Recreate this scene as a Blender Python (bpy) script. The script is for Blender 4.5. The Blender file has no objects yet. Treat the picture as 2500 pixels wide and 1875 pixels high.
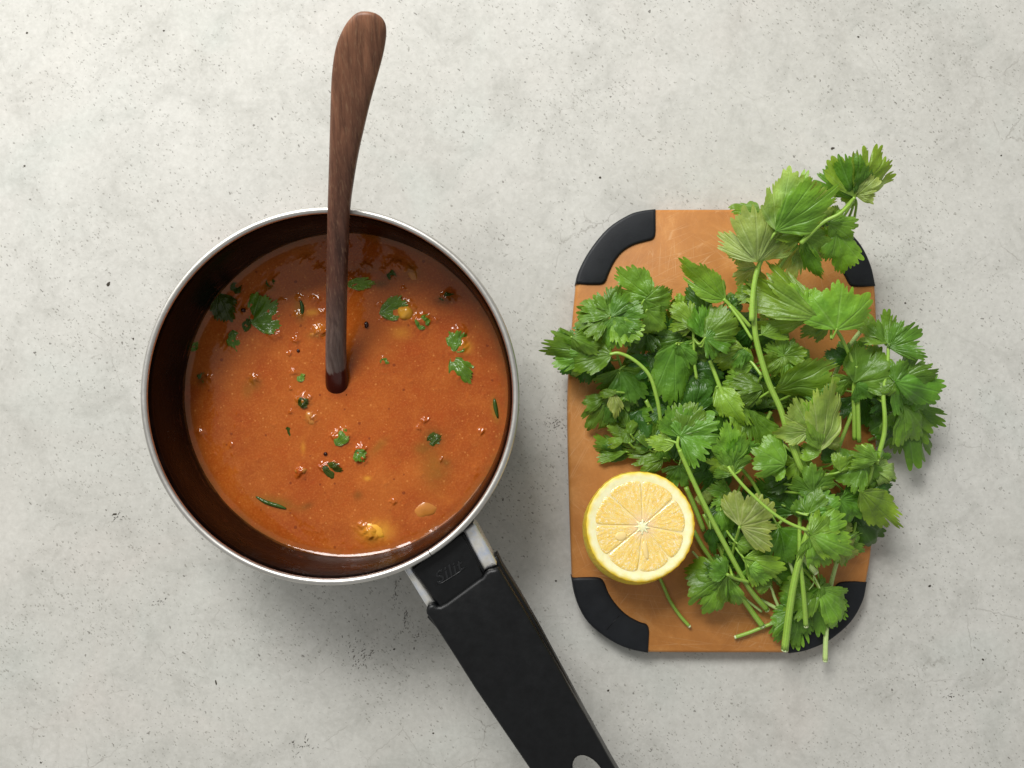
import bpy, bmesh, math, random
import numpy as np
from mathutils import Vector, noise as mnoise

# ------------------------------------------------------------------ camera, world, lights, exposure
scene = bpy.context.scene
COL = scene.collection
H = 0.62                 # camera height above the table (m)
FX = 2313.0              # focal length in pixels of the 2500 px wide photograph

cam = bpy.data.cameras.new('camera')
cam.sensor_width = 36.0
cam.lens = 36.0 * FX / 2500.0
cam.clip_start = 0.01
cam.clip_end = 100.0
camo = bpy.data.objects.new('camera', cam)
COL.objects.link(camo)
camo.location = (0, 0, H)
camo.rotation_euler = (0, 0, 0)
scene.camera = camo

world = bpy.data.worlds.new('World')
scene.world = world
world.use_nodes = True
bg = world.node_tree.nodes['Background']
bg.inputs['Color'].default_value = (0.99, 0.99, 0.97, 1)
bg.inputs['Strength'].default_value = 0.36

def area(name, loc, target, sx, sy, power, color):
    l = bpy.data.lights.new(name, 'AREA')
    l.shape = 'RECTANGLE'; l.size = sx; l.size_y = sy
    l.energy = power; l.color = color
    o = bpy.data.objects.new(name, l)
    COL.objects.link(o)
    o.location = loc
    d = Vector(target) - Vector(loc)
    o.rotation_euler = d.to_track_quat('-Z', 'Y').to_euler()
    return o
area('window_light', (-0.48, 1.08, 1.36), (0.0, 0.0, 0.0), 0.70, 0.52, 27.0, (1.0, 0.99, 0.97))
area('wide_soft_fill', (-0.95, 1.40, 0.95), (0.0, 0.0, 0.0), 1.8, 1.2, 24.0, (1.0, 0.99, 0.97))  # added broad fill lamp, not a second window; softens the shadows

vs = scene.view_settings
vs.view_transform = 'Standard'
vs.look = 'None'
vs.exposure = 0.0
vs.gamma = 1.0

# ------------------------------------------------------------------ helpers
def P(x, y, z=0.0):
    """point of the place seen at photo pixel x, y when it lies z above the table"""
    k = (H - z) / FX
    return Vector(((x - 1250.0) * k, -(y - 937.5) * k, z))

CROPS = {'A': (1320, 630, 3.318), 'B': (1760, 350, 3.686), 'C': (1780, 700, 3.318),
         'D': (1640, 1120, 3.19), 'E': (1390, 1120, 3.457), 'S': (300, 480, 1.693),
         'H': (900, 1200, 2.458), 'T': (0, 0, 1.0)}
def px(c, x, y):
    ox, oy, s = CROPS[c]
    return ox + x / s, oy + y / s
def Q(c, x, y, z):
    a, b = px(c, x, y)
    return P(a, b, z)

def link(name, mesh, mat=None, parent=None, smooth=True):
    o = bpy.data.objects.new(name, mesh)
    COL.objects.link(o)
    if mat is not None and not mesh.materials:
        mesh.materials.append(mat)
    if parent is not None:
        o.parent = parent
    if smooth:
        mesh.polygons.foreach_set('use_smooth', [True] * len(mesh.polygons))
    return o

def mesh_from(name, verts, faces, mat=None, parent=None, smooth=True, attrs=None):
    m = bpy.data.meshes.new(name)
    m.from_pydata([tuple(v) for v in verts], [], [tuple(f) for f in faces])
    m.update()
    if attrs:
        for k, vals in attrs.items():
            vals = np.asarray(vals, dtype=np.float32)
            if vals.ndim == 1:
                a = m.attributes.new(k, 'FLOAT', 'POINT'); a.data.foreach_set('value', vals)
            else:
                a = m.attributes.new(k, 'FLOAT_COLOR', 'POINT'); a.data.foreach_set('color', vals.reshape(-1))
    return link(name, m, mat, parent, smooth)

def bm_obj(name, bm, mat=None, parent=None, smooth=True):
    m = bpy.data.meshes.new(name)
    bm.to_mesh(m); bm.free()
    return link(name, m, mat, parent, smooth)

def empty(name, loc=(0, 0, 0)):
    o = bpy.data.objects.new(name, None)
    o.empty_display_size = 0.01
    COL.objects.link(o)
    o['_loc'] = 0
    del o['_loc']
    o.location = (0, 0, 0)
    return o

def tag(o, label=None, cat=None, group=None, kind=None):
    if label: o['label'] = label
    if cat: o['category'] = cat
    if group: o['group'] = group
    if kind: o['kind'] = kind
    return o

def lathe(profile, n=128, center=(0, 0), closed=False):
    verts, faces = [], []
    cx, cy = center
    for (r, z) in profile:
        for i in range(n):
            a = 2 * math.pi * i / n
            verts.append((cx + r * math.cos(a), cy + r * math.sin(a), z))
    k = len(profile)
    rng = range(k if closed else k - 1)
    for j in rng:
        j2 = (j + 1) % k
        for i in range(n):
            i2 = (i + 1) % n
            faces.append((j * n + i, j * n + i2, j2 * n + i2, j2 * n + i))
    return verts, faces

def catmull(pts, n=8, closed=False):
    pts = [np.array(p, float) for p in pts]
    out = []
    N = len(pts)
    segs = N if closed else N - 1
    for i in range(segs):
        if closed:
            p0, p1, p2, p3 = pts[(i - 1) % N], pts[i], pts[(i + 1) % N], pts[(i + 2) % N]
        else:
            p1, p2 = pts[i], pts[i + 1]
            p0 = pts[i - 1] if i > 0 else 2 * p1 - p2
            p3 = pts[i + 2] if i + 2 < N else 2 * p2 - p1
        for k in range(n):
            t = k / n
            out.append(0.5 * ((2 * p1) + (-p0 + p2) * t + (2 * p0 - 5 * p1 + 4 * p2 - p3) * t * t + (-p0 + 3 * p1 - 3 * p2 + p3) * t ** 3))
    if not closed:
        out.append(pts[-1])
    return out

def tube(path, radii, sides=10, ridges=0.0, cap=True):
    path = [Vector(p) for p in path]
    n = len(path)
    verts, faces = [], []
    up = Vector((0, 0, 1))
    for i, p in enumerate(path):
        t = (path[min(i + 1, n - 1)] - path[max(i - 1, 0)]).normalized()
        a = t.cross(up)
        if a.length < 1e-4: a = Vector((1, 0, 0))
        a.normalize(); b = a.cross(t).normalized()
        r = radii[i] if hasattr(radii, '__len__') else radii
        for k in range(sides):
            an = 2 * math.pi * k / sides
            rr = r * (1 + ridges * (1 if k % 2 else -1))
            verts.append(p + a * (math.cos(an) * rr) + b * (math.sin(an) * rr))
    for i in range(n - 1):
        for k in range(sides):
            k2 = (k + 1) % sides
            faces.append((i * sides + k, i * sides + k2, (i + 1) * sides + k2, (i + 1) * sides + k))
    if cap:
        faces.append(tuple(range(sides))[::-1])
        faces.append(tuple((n - 1) * sides + k for k in range(sides)))
    return verts, faces

def prism(name, outer, z0, z1, mat, parent=None, holes=(), bevel=0.001, segs=3, seg_bottom=False):
    bm = bmesh.new()
    es = []
    for loop in [outer] + list(holes):
        vs_ = [bm.verts.new((p[0], p[1], z1)) for p in loop]
        for i in range(len(vs_)):
            es.append(bm.edges.new((vs_[i], vs_[(i + 1) % len(vs_)])))
    bmesh.ops.triangle_fill(bm, use_beauty=True, use_dissolve=False, edges=es, normal=(0, 0, 1))
    bm.normal_update()
    for f in bm.faces:
        if f.normal.z < 0: f.normal_flip()
    r = bmesh.ops.extrude_face_region(bm, geom=list(bm.faces))
    nv = [g for g in r['geom'] if isinstance(g, bmesh.types.BMVert)]
    for v in nv: v.co.z = z0
    # the extruded copy went down: the originals stay on top
    bmesh.ops.recalc_face_normals(bm, faces=bm.faces)
    bm.edges.ensure_lookup_table()
    sel = []
    for e in bm.edges:
        if len(e.link_faces) == 2:
            if abs(e.link_faces[0].normal.z) > .9 and abs(e.link_faces[1].normal.z) < .1 or \
               abs(e.link_faces[1].normal.z) > .9 and abs(e.link_faces[0].normal.z) < .1:
                if e.verts[0].co.z > (z0 + z1) / 2 or seg_bottom:
                    sel.append(e)
    if bevel > 0:
        bmesh.ops.bevel(bm, geom=sel, offset=bevel, segments=segs, profile=0.5, affect='EDGES')
    o = bm_obj(name, bm, mat, parent, smooth=True)
    m = o.data
    o.data.set_sharp_from_angle(angle=math.radians(50))
    return o

# ------------------------------------------------------------------ materials
class NT:
    def __init__(self, name):
        self.m = bpy.data.materials.new(name)
        self.m.use_nodes = True
        self.t = self.m.node_tree
        self.b = self.t.nodes['Principled BSDF']
    def n(self, typ, **kw):
        nd = self.t.nodes.new(typ)
        for k, v in kw.items():
            if k in nd.inputs: nd.inputs[k].default_value = v
            else: setattr(nd, k, v)
        return nd
    def l(self, a, b):
        self.t.links.new(a, b)
    def coord(self, out='Object', scale=(1, 1, 1), rot=(0, 0, 0), loc=(0, 0, 0)):
        tc = self.n('ShaderNodeTexCoord'); mp = self.n('ShaderNodeMapping')
        mp.inputs['Scale'].default_value = scale
        mp.inputs['Rotation'].default_value = rot
        mp.inputs['Location'].default_value = loc
        self.l(tc.outputs[out], mp.inputs['Vector'])
        return mp.outputs['Vector']
    def noise(self, vec, scale, detail=4, rough=0.55, dist=0.0):
        nd = self.n('ShaderNodeTexNoise')
        nd.inputs['Scale'].default_value = scale; nd.inputs['Detail'].default_value = detail
        nd.inputs['Roughness'].default_value = rough; nd.inputs['Distortion'].default_value = dist
        self.l(vec, nd.inputs['Vector'])
        return nd.outputs['Fac']
    def voro(self, vec, scale, feature='F1', rnd=1.0, out='Distance'):
        nd = self.n('ShaderNodeTexVoronoi'); nd.feature = feature
        nd.inputs['Scale'].default_value = scale; nd.inputs['Randomness'].default_value = rnd
        self.l(vec, nd.inputs['Vector'])
        return nd.outputs[out]
    def ramp(self, fac, stops, interp='LINEAR'):
        nd = self.n('ShaderNodeValToRGB'); cr = nd.color_ramp; cr.interpolation = interp
        while len(cr.elements) < len(stops): cr.elements.new(0.5)
        for e, (p, c) in zip(cr.elements, stops):
            e.position = p
            e.color = c if len(c) == 4 else (*c, 1)
        self.l(fac, nd.inputs['Fac'])
        return nd.outputs['Color']
    def step(self, fac, a, b, lo=0.0, hi=1.0):
        nd = self.n('ShaderNodeMapRange'); nd.clamp = True
        nd.inputs['From Min'].default_value = a; nd.inputs['From Max'].default_value = b
        nd.inputs['To Min'].default_value = lo; nd.inputs['To Max'].default_value = hi
        self.l(fac, nd.inputs['Value'])
        return nd.outputs['Result']
    def mix(self, fac, a, b, mode='MIX'):
        nd = self.n('ShaderNodeMix'); nd.data_type = 'RGBA'; nd.blend_type = mode
        for s, v in ((0, fac), (6, a), (7, b)):
            if isinstance(v, (int, float)): nd.inputs[s].default_value = v
            elif isinstance(v, tuple): nd.inputs[s].default_value = v if len(v) == 4 else (*v, 1)
            else: self.l(v, nd.inputs[s])
        return nd.outputs[2]
    def math(self, op, a, b=0.0, c=None):
        nd = self.n('ShaderNodeMath'); nd.operation = op
        for s, v in ((0, a), (1, b), (2, c)):
            if v is None: continue
            if isinstance(v, (int, float)): nd.inputs[s].default_value = v
            else: self.l(v, nd.inputs[s])
        return nd.outputs[0]
    def attr(self, name, out='Fac'):
        nd = self.n('ShaderNodeAttribute'); nd.attribute_name = name
        return nd.outputs[out]
    def bump(self, h, strength=0.5, dist=0.001, prev=None):
        nd = self.n('ShaderNodeBump')
        nd.inputs['Strength'].default_value = strength; nd.inputs['Distance'].default_value = dist
        self.l(h, nd.inputs['Height'])
        if prev is not None: self.l(prev, nd.inputs['Normal'])
        return nd.outputs['Normal']
    def setp(self, **kw):
        names = {'color': 'Base Color', 'rough': 'Roughness', 'metal': 'Metallic', 'normal': 'Normal', 'spec': 'Specular IOR Level',
                 'coat': 'Coat Weight', 'coat_rough': 'Coat Roughness', 'sss': 'Subsurface Weight', 'ior': 'IOR', 'aniso': 'Anisotropic',
                 'trans': 'Transmission Weight'}
        for k, v in kw.items():
            s = self.b.inputs[names[k]]
            if isinstance(v, (int, float)): s.default_value = v
            elif isinstance(v, tuple): s.default_value = v if len(v) == 4 else (*v, 1)
            else: self.l(v, s)
        return self

# --- table: pale concrete-look slab
def mat_table():
    t = NT('concrete_table')
    v = t.coord('Object')
    big = t.noise(v, 5.0, 5, 0.6, 0.3)
    mid = t.noise(v, 30.0, 9, 0.74, 0.6)
    fine = t.noise(v, 260.0, 5, 0.75, 0.4)
    c = t.ramp(big, [(0.30, (0.478, 0.468, 0.428)), (0.5, (0.525, 0.516, 0.476)), (0.72, (0.572, 0.563, 0.526))])
    hue = t.noise(t.coord('Object', loc=(3.1, 1.7, 0)), 9.0, 3, 0.5, 0.6)
    c = t.mix(t.step(hue, 0.56, 0.74, 0, 0.45), c, (0.575, 0.53, 0.485))
    c = t.mix(t.step(hue, 0.44, 0.28, 0, 0.5), c, (0.49, 0.515, 0.475))
    c = t.mix(t.step(mid, 0.36, 0.70, 0.0, 0.8), c, t.mix(1.0, c, (1.15, 1.15, 1.15), 'MULTIPLY'))
    c = t.mix(t.step(mid, 0.50, 0.30, 0.0, 0.8), c, t.mix(1.0, c, (0.86, 0.86, 0.85), 'MULTIPLY'))
    c = t.mix(t.step(fine, 0.35, 0.68, 0, 1), t.mix(1.0, c, (0.90, 0.90, 0.89), 'MULTIPLY'), t.mix(1.0, c, (1.04, 1.04, 1.04), 'MULTIPLY'))
    # clustered pits and specks
    clus = t.noise(t.coord('Object', loc=(7, 2, 0)), 10.0, 4, 0.7)
    wv = t.n('ShaderNodeVectorMath'); wv.operation = 'ADD'
    nz = t.n('ShaderNodeTexNoise'); nz.inputs['Scale'].default_value = 260.0
    t.l(v, nz.inputs['Vector'])
    sc = t.n('ShaderNodeVectorMath'); sc.operation = 'SCALE'; sc.inputs['Scale'].default_value = 0.0035
    t.l(nz.outputs['Color'], sc.inputs[0]); t.l(v, wv.inputs[0]); t.l(sc.outputs[0], wv.inputs[1])
    w = wv.outputs[0]
    def specks(scale, thr0, rad, stretch=2.0):
        nd = t.n('ShaderNodeTexVoronoi'); nd.inputs['Scale'].default_value = scale
        m1 = t.n('ShaderNodeMapping'); m1.inputs['Rotation'].default_value = (0, 0, 0.75); t.l(w, m1.inputs['Vector'])
        m2 = t.n('ShaderNodeMapping'); m2.inputs['Scale'].default_value = (1.0 / stretch, 1.0, 1.0); t.l(m1.outputs[0], m2.inputs['Vector'])
        t.l(m2.outputs[0], nd.inputs['Vector'])
        sep = t.n('ShaderNodeSeparateColor'); t.l(nd.outputs['Color'], sep.inputs[0])
        pick = t.math('LESS_THAN', sep.outputs[0], t.step(clus, 0.38, 0.72, thr0[0], thr0[1]))
        size = t.math('MULTIPLY', sep.outputs[1], rad)
        inside = t.math('LESS_THAN', nd.outputs['Distance'], size)
        return t.math('MULTIPLY', pick, inside)
    s1 = specks(1050.0, (0.04, 0.62), 0.46, 2.2)
    s2 = specks(620.0, (0.004, 0.085), 0.36, 1.9)
    s3 = specks(210.0, (0.0, 0.020), 0.24, 1.0)
    c = t.mix(t.math('MULTIPLY', s1, 0.50), c, (0.13, 0.12, 0.09))
    c = t.mix(t.math('MULTIPLY', s2, 0.62), c, (0.07, 0.06, 0.045))
    c = t.mix(t.math('MULTIPLY', s3, 0.70), c, (0.05, 0.042, 0.03))
    # hairline cracks
    cr = t.voro(w, 26.0, 'DISTANCE_TO_EDGE')
    crm = t.noise(t.coord('Object', loc=(1, 9, 0)), 14.0, 4, 0.7)
    crk = t.math('MULTIPLY', t.step(cr, 0.012, 0.0, 0, 1), t.step(crm, 0.55, 0.66, 0, 0.42))
    cr2 = t.voro(w, 75.0, 'DISTANCE_TO_EDGE')
    crm2 = t.noise(t.coord('Object', loc=(4, 5, 0)), 18.0, 4, 0.7)
    crk2 = t.math('MULTIPLY', t.step(cr2, 0.025, 0.0, 0, 1), t.step(crm2, 0.58, 0.70, 0, 0.30))
    c = t.mix(crk, c, (0.17, 0.15, 0.12))
    c = t.mix(crk2, c, (0.22, 0.20, 0.17))
    h = t.math('SUBTRACT', t.math('MULTIPLY', fine, 0.5), t.math('ADD', t.math('MULTIPLY', s2, 1.0), t.math('ADD', crk, t.math('MULTIPLY', s1, .6))))
    t.setp(color=c, rough=t.step(mid, 0.3, 0.7, 0.62, 0.5), spec=0.35, normal=t.bump(h, 0.35, 0.0004))
    return t.m

def mat_board():
    t = NT('wood_fibre_board')
    v = t.coord('Object')
    a = t.noise(v, 34.0, 8, 0.68, 0.5)
    b = t.noise(v, 9.0, 3, 0.5, 0.3)
    f = t.noise(v, 700.0, 3, 0.6)
    c = t.ramp(a, [(0.3, (0.36, 0.128, 0.022)), (0.52, (0.485, 0.192, 0.040)), (0.72, (0.62, 0.290, 0.085))])
    c = t.mix(t.step(b, 0.35, 0.7, 0, 0.35), c, (0.53, 0.245, 0.078))
    c = t.mix(t.step(f, 0.35, 0.7, 0, 0.25), c, (0.37, 0.155, 0.040))
    tot = None
    for i, (ang, sx, loc) in enumerate(((0.5, 40, 1.3), (2.2, 46, 4.1), (1.15, 34, 7.7), (2.75, 38, 2.2), (0.05, 44, 9.4), (1.7, 30, 5.6))):
        mp2 = t.n('ShaderNodeMapping'); mp2.inputs['Scale'].default_value = (sx * 5.0, sx * 0.45, 1)
        t.l(t.coord('Object', rot=(0, 0, ang), loc=(loc, loc * 2, 0)), mp2.inputs['Vector'])
        vec = mp2.outputs[0]
        e = t.voro(vec, 1.0, 'DISTANCE_TO_EDGE')
        m = t.noise(t.coord('Object', loc=(loc * 3, loc, 0)), 24.0, 3, 0.6)
        s = t.math('MULTIPLY', t.step(e, 0.014, 0.0, 0, 1), t.step(m, 0.53, 0.67, 0, 0.42))
        tot = s if tot is None else t.math('MAXIMUM', tot, s)
    c = t.mix(tot, c, (0.72, 0.46, 0.24))
    h = t.math('SUBTRACT', t.math('MULTIPLY', f, 0.5), tot)
    t.setp(color=c, rough=t.step(a, 0.3, 0.7, 0.42, 0.55), spec=0.4, normal=t.bump(h, 0.25, 0.0002))
    return t.m

def simple(name, color, rough=0.5, metal=0.0, spec=0.5, nscale=200, nstr=0.1, var=0.15, coat=0.0):
    t = NT(name)
    v = t.coord('Object')
    n = t.noise(v, nscale, 4, 0.6)
    n2 = t.noise(v, nscale * 0.12, 4, 0.6)
    c = t.mix(t.step(n2, 0.3, 0.7, 0, 1), tuple(x * (1 - var) for x in color), tuple(min(1, x * (1 + var)) for x in color))
    t.setp(color=c, rough=t.step(n2, 0.3, 0.7, rough * 0.85, min(1, rough * 1.15)), metal=metal, spec=spec, coat=coat, normal=t.bump(n, nstr, 0.0003))
    return t

def mat_leaf(name, top, under, vein, rough=0.37):
    t = NT(name)
    v = t.coord('Object')
    oi = t.n('ShaderNodeObjectInfo')
    n1 = t.noise(v, 90.0, 4, 0.6)
    n2 = t.noise(v, 420.0, 3, 0.6)
    vn = t.attr('vein')
    geo = t.n('ShaderNodeNewGeometry')
    topc = t.mix(t.step(n1, 0.35, 0.68, 0, 1), tuple(x * 0.82 for x in top), tuple(x * s for x, s in zip(top, (1.3, 1.18, 1.1))))
    undc = t.mix(t.step(n1, 0.35, 0.68, 0, 1), tuple(x * 0.85 for x in under), tuple(x * 1.12 for x in under))
    edge = t.attr('rim')
    topc = t.mix(t.math('MULTIPLY', edge, 0.35), topc, tuple(x * s for x, s in zip(top, (1.9, 1.35, 1.2))))
    topc = t.mix(t.math('MULTIPLY', vn, 0.50), topc, vein)
    undc = t.mix(t.math('MULTIPLY', vn, 0.42), undc, tuple(min(1, x * 1.7) for x in under))
    c = t.mix(geo.outputs['Backfacing'], topc, undc)
    hsv = t.n('ShaderNodeHueSaturation')
    t.l(t.step(oi.outputs['Random'], 0, 1, 0.487, 0.512), hsv.inputs['Hue'])
    r2 = t.math('FRACT', t.math('MULTIPLY', oi.outputs['Random'], 7.31))
    t.l(t.step(r2, 0, 1, 0.80, 1.20), hsv.inputs['Value'])
    t.l(c, hsv.inputs['Color'])
    c = hsv.outputs['Color']
    n3 = t.noise(v, 230.0, 2, 0.5, 0.5)
    h = t.math('ADD', t.math('ADD', t.math('MULTIPLY', n2, 0.4), t.math('MULTIPLY', n3, 1.3)), t.math('MULTIPLY', vn, -0.5))
    nm = t.bump(h, 0.55, 0.0009)
    t.setp(color=c, rough=rough, spec=0.5, normal=nm)
    tr = t.n('ShaderNodeBsdfTranslucent')
    t.l(t.mix(1.0, c, (1.5, 1.35, 0.6), 'MULTIPLY'), tr.inputs['Color'])
    ms = t.n('ShaderNodeMixShader'); ms.inputs[0].default_value = 0.28
    out = t.t.nodes['Material Output']
    t.l(t.b.outputs[0], ms.inputs[1]); t.l(tr.outputs[0], ms.inputs[2]); t.l(ms.outputs[0], out.inputs['Surface'])
    return t.m

def mat_stem(name, col, col2):
    t = NT(name)
    v = t.coord('Object')
    n1 = t.noise(v, 60.0, 3, 0.6)
    n2 = t.noise(v, 600.0, 3, 0.6)
    c = t.mix(t.step(n1, 0.3, 0.7, 0, 1), col, col2)
    c = t.mix(t.step(n2, 0.4, 0.7, 0, 0.3), c, tuple(min(1, x * 1.4) for x in col2))
    c = t.mix(t.math('MULTIPLY', t.attr('stripe'), 0.5), c, tuple(min(1, x * 1.5) for x in col2))
    t.setp(color=c, rough=0.36, spec=0.5, normal=t.bump(n2, 0.15, 0.0003), sss=0.15)
    t.b.inputs['Subsurface Radius'].default_value = (0.4, 1.0, 0.2)
    t.b.inputs['Subsurface Scale'].default_value = 0.001
    return t.m

M = {}
M['table'] = mat_table()
M['board'] = mat_board()
M['rubber'] = simple('black_rubber', (0.008, 0.0095, 0.012), 0.52, 0, 0.32, 900, 0.22, 0.2).m
M['plastic'] = simple('black_handle_plastic', (0.0032, 0.0036, 0.004), 0.40, 0, 0.32, 1400, 0.25, 0.25).m
M['emboss'] = simple('black_lettering_plastic', (0.006, 0.0065, 0.0075), 0.30, 0, 0.55, 900, 0.05, 0.2).m
M['enamel'] = simple('dark_brown_enamel', (0.012, 0.0045, 0.0035), 0.28, 0, 0.5, 60, 0.06, 0.3).m

def mat_steel():
    t = NT('brushed_steel')
    v = t.coord('Object')
    n = t.noise(v, 240.0, 5, 0.7)
    n2 = t.noise(v, 26.0, 4, 0.6)
    c = t.mix(t.step(n2, 0.3, 0.7, 0, 1), (0.56, 0.54, 0.50), (0.74, 0.72, 0.68))
    t.setp(color=c, metal=1.0, rough=t.step(n, 0.3, 0.7, 0.36, 0.44))
    return t.m
M['steel'] = mat_steel()

def mat_bracket():
    t = NT('heat_tinted_steel')
    v = t.coord('Object')
    n = t.noise(v, 300.0, 5, 0.7)
    n2 = t.noise(v, 90.0, 4, 0.65, 0.4)
    c = t.ramp(n2, [(0.35, (0.80, 0.76, 0.64)), (0.5, (0.84, 0.83, 0.80)), (0.66, (0.70, 0.76, 0.88))])
    t.setp(color=c, metal=0.85, rough=t.step(n, 0.3, 0.7, 0.34, 0.5), normal=t.bump(n, 0.08, 0.0003))
    return t.m
M['bracket'] = mat_bracket()

def mat_inner():
    t = NT('glossy_dark_interior_enamel')
    v = t.coord('Object')
    n = t.noise(v, 45.0, 5, 0.6, 0.5)
    n2 = t.noise(v, 260.0, 4, 0.6)
    sep = t.n('ShaderNodeSeparateXYZ'); t.l(v, sep.inputs[0])
    film = t.step(t.math('ADD', sep.outputs['Z'], t.math('MULTIPLY', n, 0.012)), 0.054, 0.042, 0, 1)
    c = t.mix(film, (0.0022, 0.0011, 0.001), (0.008, 0.002, 0.0012))
    c = t.mix(t.step(n, 0.55, 0.75, 0, 0.35), c, (0.022, 0.010, 0.008))
    zz = t.math('ADD', sep.outputs['Z'], t.math('MULTIPLY', t.math('SUBTRACT', n, 0.5), 0.010))
    n3 = t.noise(v, 110.0, 5, 0.7, 0.8)
    tide = t.math('MULTIPLY', t.step(zz, 0.0425, 0.0400, 0, 1), t.step(n3, 0.36, 0.56, 0.25, 1))
    c = t.mix(t.math('MULTIPLY', tide, 0.8), c, (0.135, 0.052, 0.012))
    line = t.math('MULTIPLY', t.step(t.math('ABSOLUTE', t.math('SUBTRACT', zz, 0.0470)), 0.0009, 0.0002, 0, 1), t.step(n3, 0.45, 0.60, 0, .7))
    c = t.mix(line, c, (0.12, 0.035, 0.014))
    splat = t.math('MULTIPLY', t.step(n3, 0.63, 0.67, 0, 1), t.step(zz, 0.072, 0.050, 0, 0.8))
    c = t.mix(splat, c, (0.085, 0.020, 0.008))
    t.setp(color=c, rough=t.step(n, 0.35, 0.65, 0.22, 0.36), spec=0.07, normal=t.bump(t.math('ADD', n2, t.math('MULTIPLY', n3, 2.5)), 0.22, 0.0010))
    return t.m
M['inner'] = mat_inner()

def mat_soup():
    t = NT('tomato_soup')
    v = t.coord('Object')
    a = t.noise(v, 20.0, 5, 0.6, 0.8)
    b = t.noise(v, 75.0, 5, 0.65, 0.6)
    f = t.noise(v, 900.0, 3, 0.6)
    c = t.ramp(a, [(0.3, (0.350, 0.064, 0.008)), (0.5, (0.405, 0.090, 0.011)), (0.72, (0.455, 0.116, 0.016))])
    c = t.mix(t.step(b, 0.52, 0.72, 0, 0.35), c, (0.55, 0.160, 0.025))
    c = t.mix(t.step(b, 0.46, 0.30, 0, 0.5), c, (0.38, 0.062, 0.007))
    # fine pulp grain
    c = t.mix(t.step(f, 0.50, 0.70, 0, 0.26), c, (0.70, 0.23, 0.05))
    c = t.mix(t.step(f, 0.46, 0.30, 0, 0.26), c, (0.32, 0.050, 0.005))
    # pulp specks, pale and dark
    def sp(scale, frac, rad, col, amt, c, off):
        nd = t.n('ShaderNodeTexVoronoi'); nd.inputs['Scale'].default_value = scale
        t.l(t.coord('Object', loc=(off, off * 1.7, 0)), nd.inputs['Vector'])
        se = t.n('ShaderNodeSeparateColor'); t.l(nd.outputs['Color'], se.inputs[0])
        pk = t.math('LESS_THAN', se.outputs[0], frac)
        ins = t.step(t.math('SUBTRACT', nd.outputs['Distance'], t.math('MULTIPLY', se.outputs[1], rad)), 0.06, -0.06)
        return t.mix(t.math('MULTIPLY', t.math('MULTIPLY', pk, ins), amt), c, col)
    c = sp(620, 0.10, 0.42, (0.74, 0.29, 0.07), 0.45, c, 1)
    c = sp(360, 0.012, 0.34, (0.76, 0.30, 0.08), 0.6, c, 5)
    c = sp(330, 0.05, 0.40, (0.20, 0.035, 0.006), 0.75, c, 9)
    c = sp(150, 0.02, 0.24, (0.16, 0.028, 0.006), 0.75, c, 14)
    # things showing through from just under the surface
    tint = t.n('ShaderNodeAttribute'); tint.attribute_name = 'tint'
    c = t.mix(t.math('MULTIPLY', t.attr('murk'), t.step(b, 0.3, 0.62, 0.55, 1.0)), c, tint.outputs['Color'])
    ol = t.noise(t.coord('Object', loc=(2, 6, 0)), 46.0, 5, 0.7, 1.2)
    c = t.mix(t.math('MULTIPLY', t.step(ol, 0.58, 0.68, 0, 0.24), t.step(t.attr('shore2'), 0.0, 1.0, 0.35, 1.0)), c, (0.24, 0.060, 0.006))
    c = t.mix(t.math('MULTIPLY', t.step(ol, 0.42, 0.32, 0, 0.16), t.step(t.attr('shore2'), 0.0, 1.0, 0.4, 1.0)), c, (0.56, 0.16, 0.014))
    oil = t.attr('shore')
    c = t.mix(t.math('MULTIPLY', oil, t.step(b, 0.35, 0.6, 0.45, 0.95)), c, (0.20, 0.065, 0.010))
    h = t.math('ADD', t.math('MULTIPLY', b, 0.5), t.math('MULTIPLY', f, 0.10))
    t.setp(color=c, rough=t.step(b, 0.3, 0.7, 0.06, 0.11), spec=0.5, ior=1.44, normal=t.bump(h, 0.14, 0.0010), sss=0.04)
    t.b.inputs['Subsurface Radius'].default_value = (1.0, 0.25, 0.05)
    t.b.inputs['Subsurface Scale'].default_value = 0.002
    return t.m
M['soup'] = mat_soup()

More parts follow.
